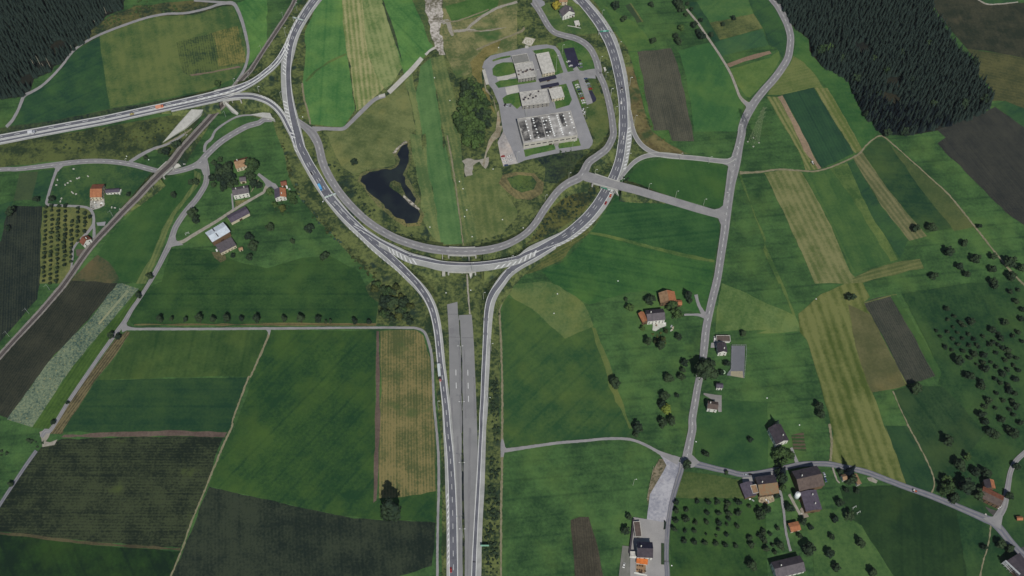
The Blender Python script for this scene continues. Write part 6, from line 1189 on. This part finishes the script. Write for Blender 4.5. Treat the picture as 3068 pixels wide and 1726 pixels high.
gantry('I 965,515', 'I 1095,555', 'overhead sign gantry with green and white panels under the overbridge', 5.2, [(-.35, 2.4, 2, GRN), (-.12, 3.2, 2.4, GRN), (.12, 2.4, 2, WHT), (.34, 2.4, 2.2, ('plain white', (226,230,226)))])
gantry('H 1515,1270', 'H 1540,1180', 'slim sign mast at the point of the southern bridge gore', 5, [(0, 2, 2, WHT)]) if False else None
sg = T('Q 2262,1155')[0]; SP = at(sg[0], sg[1], 4); root = empty('road_sign', (SP.x, SP.y, 0)); tag(root, 'large pale green sign board beside the right motorway leg', 'road sign')
m = MB(); m.box(0, 0, 2.2, 7.2, .25, 3.4); m.build('sign_panel', paint('board mint', (150,206,178)), root)
for x in (-2.6, 2.6):
    m = MB(); m.box(x, .3, 0, .3, .3, 5.2); m.build('post', STEEL, root)
lamps = [('L 2033,690','L 2026,592','top'),('L 2047,1225','L 2038,1130','second'),('Q 2050,440','Q 2040,345','third'),('Q 2055,1080','Q 2043,985','bottom')]
def lamp(b, t, label, group, arm=1.6, both=False, z=0.0, mat=PALEP, cat='street lamp'):
    p, q = T(b)[0], T(t)[0]; P = at(p[0], p[1], z); H = pole_h(p, q)*.9; root = empty('street_lamp', (P.x, P.y, z)); tag(root, label, cat, group)
    m = MB(); m.bar((0,0,0),(0,0,H), .17, .1, 6); m.build('pole', mat, root)
    for s in ((-1, 1) if both else (1,)):
        m = MB(); m.bar((0,0,H),(s*arm,0,H+.3), .08, .06, 4); m.build('arm', mat, root); m = MB(); m.box(s*(arm+.4),0,H+.2,1.0,.4,.2); m.build('lamp_head', DOME, root)
for b, t, n in lamps: lamp(b, t, '%s of the four tall twin lamps in the old motorway median' % n, 'lamps in the old motorway median', 1.8, True)
sing = [('C 1728,240','C 1728,120'),('C 1947,655','C 1950,525'),('C 1140,930','C 1135,690'),('C 1220,690','C 1220,565'),('C 885,1050','C 880,880'),('C 1710,810','C 1712,720'),('C 1778,1010','C 1778,925'),('C 2085,1110','C 2082,985'),('C 1842,1220','C 1842,1130'),
 ('D 1135,1085','D 1135,945'),('D 430,1240','D 425,1080'),('D 540,650','D 540,500'),('D 900,530','D 900,400'),('D 1300,655','D 1310,510'),('D 1868,250','D 1868,125'),('D 1928,745','D 1930,615'),('D 1630,380','D 1628,275'),('D 1680,610','D 1680,500'),('D 1848,1240','D 1850,1100'),
 ('I 1426,545','I 1426,478'),('I 1686,620','I 1688,550'),('I 1955,695','I 1958,628'),('I 2165,610','I 2167,565'),('I 430,640','I 430,590'),('I 657,435','I 657,375'),('I 910,395','I 908,345'),('I 680,1045','I 678,945'),('I 1728,255','I 1730,185'),('I 2008,290','I 2010,220'),('I 2255,180','I 2255,125'),
 ('I 1172,475','I 1172,435'),('B 452,110','B 440,20'),('B 345,360','B 325,260'),('B 90,905','B 72,830'),('B 303,970','B 290,880'),('B 458,1220','B 440,1130'),('A 2305,855','A 2290,770'),('A 2262,810','A 2256,755'),('A 2500,900','A 2490,830'),('A 2400,760','A 2392,700'),('A 1800,1330','A 1795,1300'),
 ('H 1048,990','H 1045,930'),('H 1540,1270','H 1538,1165'),('H 2142,1335','H 2135,1240'),('I 105,1250','I 105,1175'),('G 1228,300','G 1222,240'),('R 1275,575','R 1280,510'),('E 1508,1440','E 1515,1370'),('L 1815,1215','L 1808,1125'),('L 2300,1185','L 2290,1090'),('L 2325,650','L 2318,570'),('L 2250,150','L 2245,80')]
ll = []
LM2 = {k: LM[k] for k in ('the northern white gabled house','the dark pond','the railway bridge over the local road','the sports court','the electricity pylon','the dark roofed inn in the concrete yard')}
for k, s in (('the depot hall','D 800,750'),('the compound helipad','C 790,530'),('the north western junction','B 200,750'),('the eastern overbridge','I 1030,500'),('the southern ring bridge','H 1980,1280'),('the eastern slip road fork','I 1500,200'),('the compound car park','C 1500,1150'),('the oval quarry pool','I 200,480'),('the right motorway leg bend','L 2300,250'),('the long articulated lorry','L 1822,850')):
    q = T(s)[0]; LM2[k] = at(q[0], q[1])
for b, t in sing:
    p = T(b)[0]; P = at(p[0], p[1]); k = min(LM2, key=lambda n: (LM2[n]-P).length); ll.append((k, (LM2[k]-P).length, b, t))
ll.sort(); cn = {}
for k, d, b, t in ll:
    i = cn.get(k, 0); cn[k] = i+1; p = T(b)[0]; lamp(b, t, 'slim pale lamp post, %s to %s' % (ORD[min(i, 11)], k), 'lamp posts along the roads', 1.2, False, zb(p[0], p[1], ('over','south')))
# lattice pylon
ft = [at(*q[:2]) for q in T('P 400,1010 345,1072 427,1112 482,1060')]; pc = sum(ft, Vector())/4; tp = T('P 505,290')[0]; PH = pole_h(T('P 413,1063')[0], tp)*.98
proot = empty('electricity_pylon', (pc.x, pc.y, 0), math.radians(38)); tag(proot, 'lattice electricity pylon standing in the meadow beside the eastern main road', 'pylon')
PST = plain_mat('pylon green steel', (128,142,108), (108,124,92), 1, .6, .2); m = MB(); w0, w1 = 4.2, .8
def pw(f): return w0*(1-f)**1.15+w1*(1-(1-f)**1.15)
nl_ = 11
for i in range(nl_):
    f0, f1 = i/nl_, (i+1)/nl_; a, b = pw(f0), pw(f1); z0, z1 = f0*PH, f1*PH
    C0 = [(-a,-a,z0),(a,-a,z0),(a,a,z0),(-a,a,z0)]; C1 = [(-b,-b,z1),(b,-b,z1),(b,b,z1),(-b,b,z1)]
    for k in range(4):
        m.bar(C0[k], C1[k], .16); m.bar(C0[k], C1[(k+1)%4], .08); m.bar(C0[(k+1)%4], C1[k], .08); m.bar(C1[k], C1[(k+1)%4], .08)
m.build('lattice_mast', PST, proot)
for f in (.66, .8, .93):
    for s in (-1, 1):
        m = MB(); z = f*PH; L_ = 7.5-(f-.66)*8; m.bar((s*pw(f),.6,z),(s*L_,0,z+.4), .11); m.bar((s*pw(f),-.6,z),(s*L_,0,z+.4), .11); m.bar((s*pw(f),0,z+1.8),(s*L_,0,z+.4), .09)
        for q in range(1, 5): m.bar((s*(pw(f)+(L_-pw(f))*q/5),0,z+.1),(s*(pw(f)+(L_-pw(f))*(q-.5)/5),0,z+1.3-q*.2), .06)
        m.build('cross_arm', PST, proot)
for q in ((-w0,-w0),(w0,-w0),(w0,w0),(-w0,w0)):
    m = MB(); m.box(q[0], q[1], 0, 1.3, 1.3, .7); m.build('footing', LIGHTC, proot)
# rail masts
rm_ = ['B 110,500','B 320,180','A 2180,1130','A 1800,1310','G 1490,560','G 1090,800','K 480,60','K 280,290','K 90,510']
for i, s in enumerate(rm_):
    p = T(s)[0]; P = at(p[0], p[1]); root = empty('railway_mast', (P.x, P.y, 0), .8); tag(root, '%s catenary mast counted from the top along the railway' % NTH[i], 'railway mast', 'catenary masts along the railway')
    m = MB(); m.bar((0,0,0),(0,0,11), .14, .1, 5); m.build('pole', STEEL, root); m = MB(); m.bar((0,0,9.6),(-3.4,0,9.9), .07, .05, 4); m.build('bracket', STEEL, root)
# shaft covers
sc_m = MB(); sc_m.cyl(0,0,0,.55,.5,12); scme = bpy.data.meshes.new('shaft'); scme.from_pydata([tuple(v) for v in sc_m.v], [], sc_m.f); scme.materials.append(DOME)
for p in T('H 2018,465 2052,535 2088,740 2067,803 2140,998 2252,1090 1733,905 2290,1325 2355,1412 2392,1370 2433,833 2342,345 1340,1058 700,660 B 1777,752 1925,972 2395,460 505,1130 L 1888,90 2127,65 2320,20 2285,90 2350,235 R 1650,1350 1885,155 I 690,425 218,913 1132,1425 M 548,100 515,288 N 570,150 410,1365 97,1105 G 1222,222 1435,255 1018,932 C 403,615'):
    o = inst('shaft_cover', scme, None, at(p[0], p[1])); tag(o, 'small round white concrete shaft cover standing in the grass', 'shaft cover', 'white shaft covers in the grass')
# wrapped bales and farm bits
bl = MB(); bl.box(0,0,0,2.0,1.1,1.0,0,.86); blm = bpy.data.meshes.new('bale'); blm.from_pydata([tuple(v) for v in bl.v], [], bl.f); blm.materials.append(LIGHTC)
for p in T('G 683,462 655,480 630,497 545,500 695,568 705,578 735,587 595,630 585,658 712,345 556,450 745,437 765,430 850,415 1080,715 1160,735 1110,720'):
    o = inst('wrapped_bale', blm, None, at(p[0], p[1]), rz=random.uniform(0, 3)); tag(o, 'small white wrapped bale lying in the paddock round the orange barn', 'bale', 'white bales in the western paddock')
k = 0
for p in T('W 60,900 180,1000 260,1090 340,1150 430,1100 450,1040 130,1180 520,1060 X 960,1230 1180,1180 1370,1250 1370,1360 b 420,760 560,780 600,820 680,700 560,840 240,760 300,790 b 1260,1050 1240,800 V 540,1005 600,960 d 1540,1000 1640,1080 U 1620,950 1680,1000 c 250,580 e 750,1300 880,1260'):
    k += 1; m = MB(); m.box(0,0,0,random.uniform(1.4,3.2),random.uniform(1,1.8),random.uniform(.6,1.6),0,.85)
    o = m.build('crate_pile', (LIGHTC, W_WOOD, DOME, STEEL)[k % 4]); o.location = at(p[0], p[1]); o.rotation_euler.z = random.uniform(0, 3)
    tag(o, 'small pile of stored goods in a farm yard', 'stored goods', 'piles of stored goods in the farm yards')
# fences and walls
def fence(spec, label, h=2.2, mat=None, n=8):
    P = [at(*q[:2]) for q in T(spec)]; c = sum(P, Vector())/len(P); root = empty('fence', (c.x, c.y, 0)); tag(root, label, 'fence'); m = MB()
    for i in range(len(P)-1):
        a, b = P[i]-c, P[i+1]-c; L_ = (b-a).length; rz = math.atan2((b-a).y, (b-a).x)
        m.box((a.x+b.x)/2, (a.y+b.y)/2, h-.12, L_, .09, .12, rz); m.box((a.x+b.x)/2, (a.y+b.y)/2, h*.5, L_, .07, .1, rz)
        k = max(1, int(L_/4))
        for j in range(k+1):
            q = a.lerp(b, j/k); pp = MB(); pp.box(q.x, q.y, 0, .16, .16, h); pp.build('post', mat or STEEL, root)
    m.build('rail', mat or STEEL, root)
fence('Y 430,655 372,648 440,560 445,222 650,222 655,330 625,692', 'tall mesh fence round the sports court')
fence('Y 640,225 648,420 622,690', 'second fence line along the east side of the court', 3.2) if False else None
fence('R 1475,395 1440,560 1410,705', 'pale fence along the rubble west of the gravel yard', 1.6, W_CREAM)
fence('C 840,650 960,950 985,1010', 'pale fence west of the long pale flat roofed hall', 2, W_CREAM)
fence('K 1570,400 L 1200,397', 'low wire fence below the row of upright trees', 1.1, W_WOOD)
wall('a 905,300 930,300 920,460 900,460', 1.3, 'short dark hedge wall beside the inn yard entrance', 1.2, LEAF['dark'], name='hedge_wall')
wall('a 880,770 880,1210', 1.3, 'long dark hedge wall east of the inn', 2.4, LEAF['dark'], name='hedge_wall')
wall('a 265,260 240,540 180,980', 2.4, 'dark boundary wall west of the long low shed', 1.6, roofmat('dark'), name='boundary_wall')
wall('R 1245,1265 1310,1275', 2.6, 'white garden wall west of the inn terrace', 1.4, W_WHITE, name='garden_wall')
wall('a 275,1385 550,1440', 1.2, 'white low wall at the foot of the cafe deck', 1.0, W_WHITE, name='garden_wall')
wall('W 1150,700 1215,520', 2.2, 'short white wall at the end of the long low shed', .8, W_WHITE, name='garden_wall')
# playground swing frames
def frame_toy(pos, label, mat=DOME):
    p = T(pos)[0]; P = at(p[0], p[1]); root = empty('swing_frame', (P.x, P.y, 0), .5); tag(root, label, 'swing'); m = MB()
    for x in (-1.8, 1.8): m.bar((x,-1,0),(x,0,2.6), .1); m.bar((x,1,0),(x,0,2.6), .1)
    m.build('legs', mat, root); m = MB(); m.bar((-1.8,0,2.6),(1.8,0,2.6), .1); m.build('top_bar', mat, root)
    m = MB()
    for x in (-.7,.7): m.bar((x-.2,0,2.6),(x-.2,0,.6), .03); m.bar((x+.2,0,2.6),(x+.2,0,.6), .03); m.box(x,0,.5,.5,.3,.08)
    m.build('seat', mat, root)
frame_toy('S 935,790', 'white swing frame on the lawn south of the tall dark conifer'); frame_toy('S 975,840', 'white goal like frame right of the swing on the village lawn'); frame_toy('G 1808,970', 'white swing frame inside the curve of the western farm lane')
# sunshade and trampoline
p = T('Y 318,610')[0]; P = at(p[0], p[1], 1); root = empty('parasol', (P.x, P.y, 0)); tag(root, 'pale green garden parasol west of the sports court', 'parasol')
m = MB(); m.cyl(0,0,2.1,2.4,.7,8,.1); m.build('canopy', paint('pale green', (170,196,160)), root); m = MB(); m.cyl(0,0,0,.06,2.2,6); m.build('pole', STEEL, root)
# cafe tables
for i, p in enumerate(T('a 345,1230 400,1235 455,1245 345,1320 395,1330 440,1340 515,1350')):
    P = at(p[0], p[1], .9); root = empty('cafe_table', (P.x, P.y, .9)); tag(root, 'small brown cafe table on the tan deck', 'table', 'cafe tables on the deck')
    m = MB(); m.cyl(0,0,.7,.7,.08,10); m.build('tabletop', WOODD, root); m = MB(); m.cyl(0,0,0,.08,.7,6); m.build('leg', WOODD, root)
# scaffold on the dark barn
p = T('c 600,1340')[0]; P = at(p[0], p[1], 5); root = empty('scaffold', (P.x, P.y, 0), vehicle_dir('c 540,1290 700,1440')); tag(root, 'white scaffold frame along the dark corner barn', 'scaffold'); m = MB()
for x in range(-7, 9, 3):
    for y in (-.7, .7): m.bar((x,y,0),(x,y,9), .13)
m.build('standards', DOME, root); m = MB()
for z in (3, 6, 9):
    for y in (-.7,.7): m.bar((-7,y,z),(8,y,z), .13)
    m.box(.5,0,z-.1,15,1.1,.1)
m.build('platforms', STEEL, root)
# ---------------------------------------------------------------- air
hzm = bpy.data.materials.new('thin summer haze'); hzm.use_nodes = True; ht = hzm.node_tree; ht.nodes.clear()
ho = ht.nodes.new('ShaderNodeOutputMaterial'); hv = ht.nodes.new('ShaderNodeVolumePrincipled')
hv.inputs['Color'].default_value = (.86, .92, 1.0, 1); hv.inputs['Density'].default_value = 0.00002; hv.inputs['Anisotropy'].default_value = .2
ht.links.new(hv.outputs[0], ho.inputs['Volume'])
m = MB(); m.box(0, 200, -1.0, 2600, 2600, 930.0); hzo = m.build('haze', hzm); tag(hzo, 'thin bluish haze filling the air over the valley', 'haze', kind='stuff')
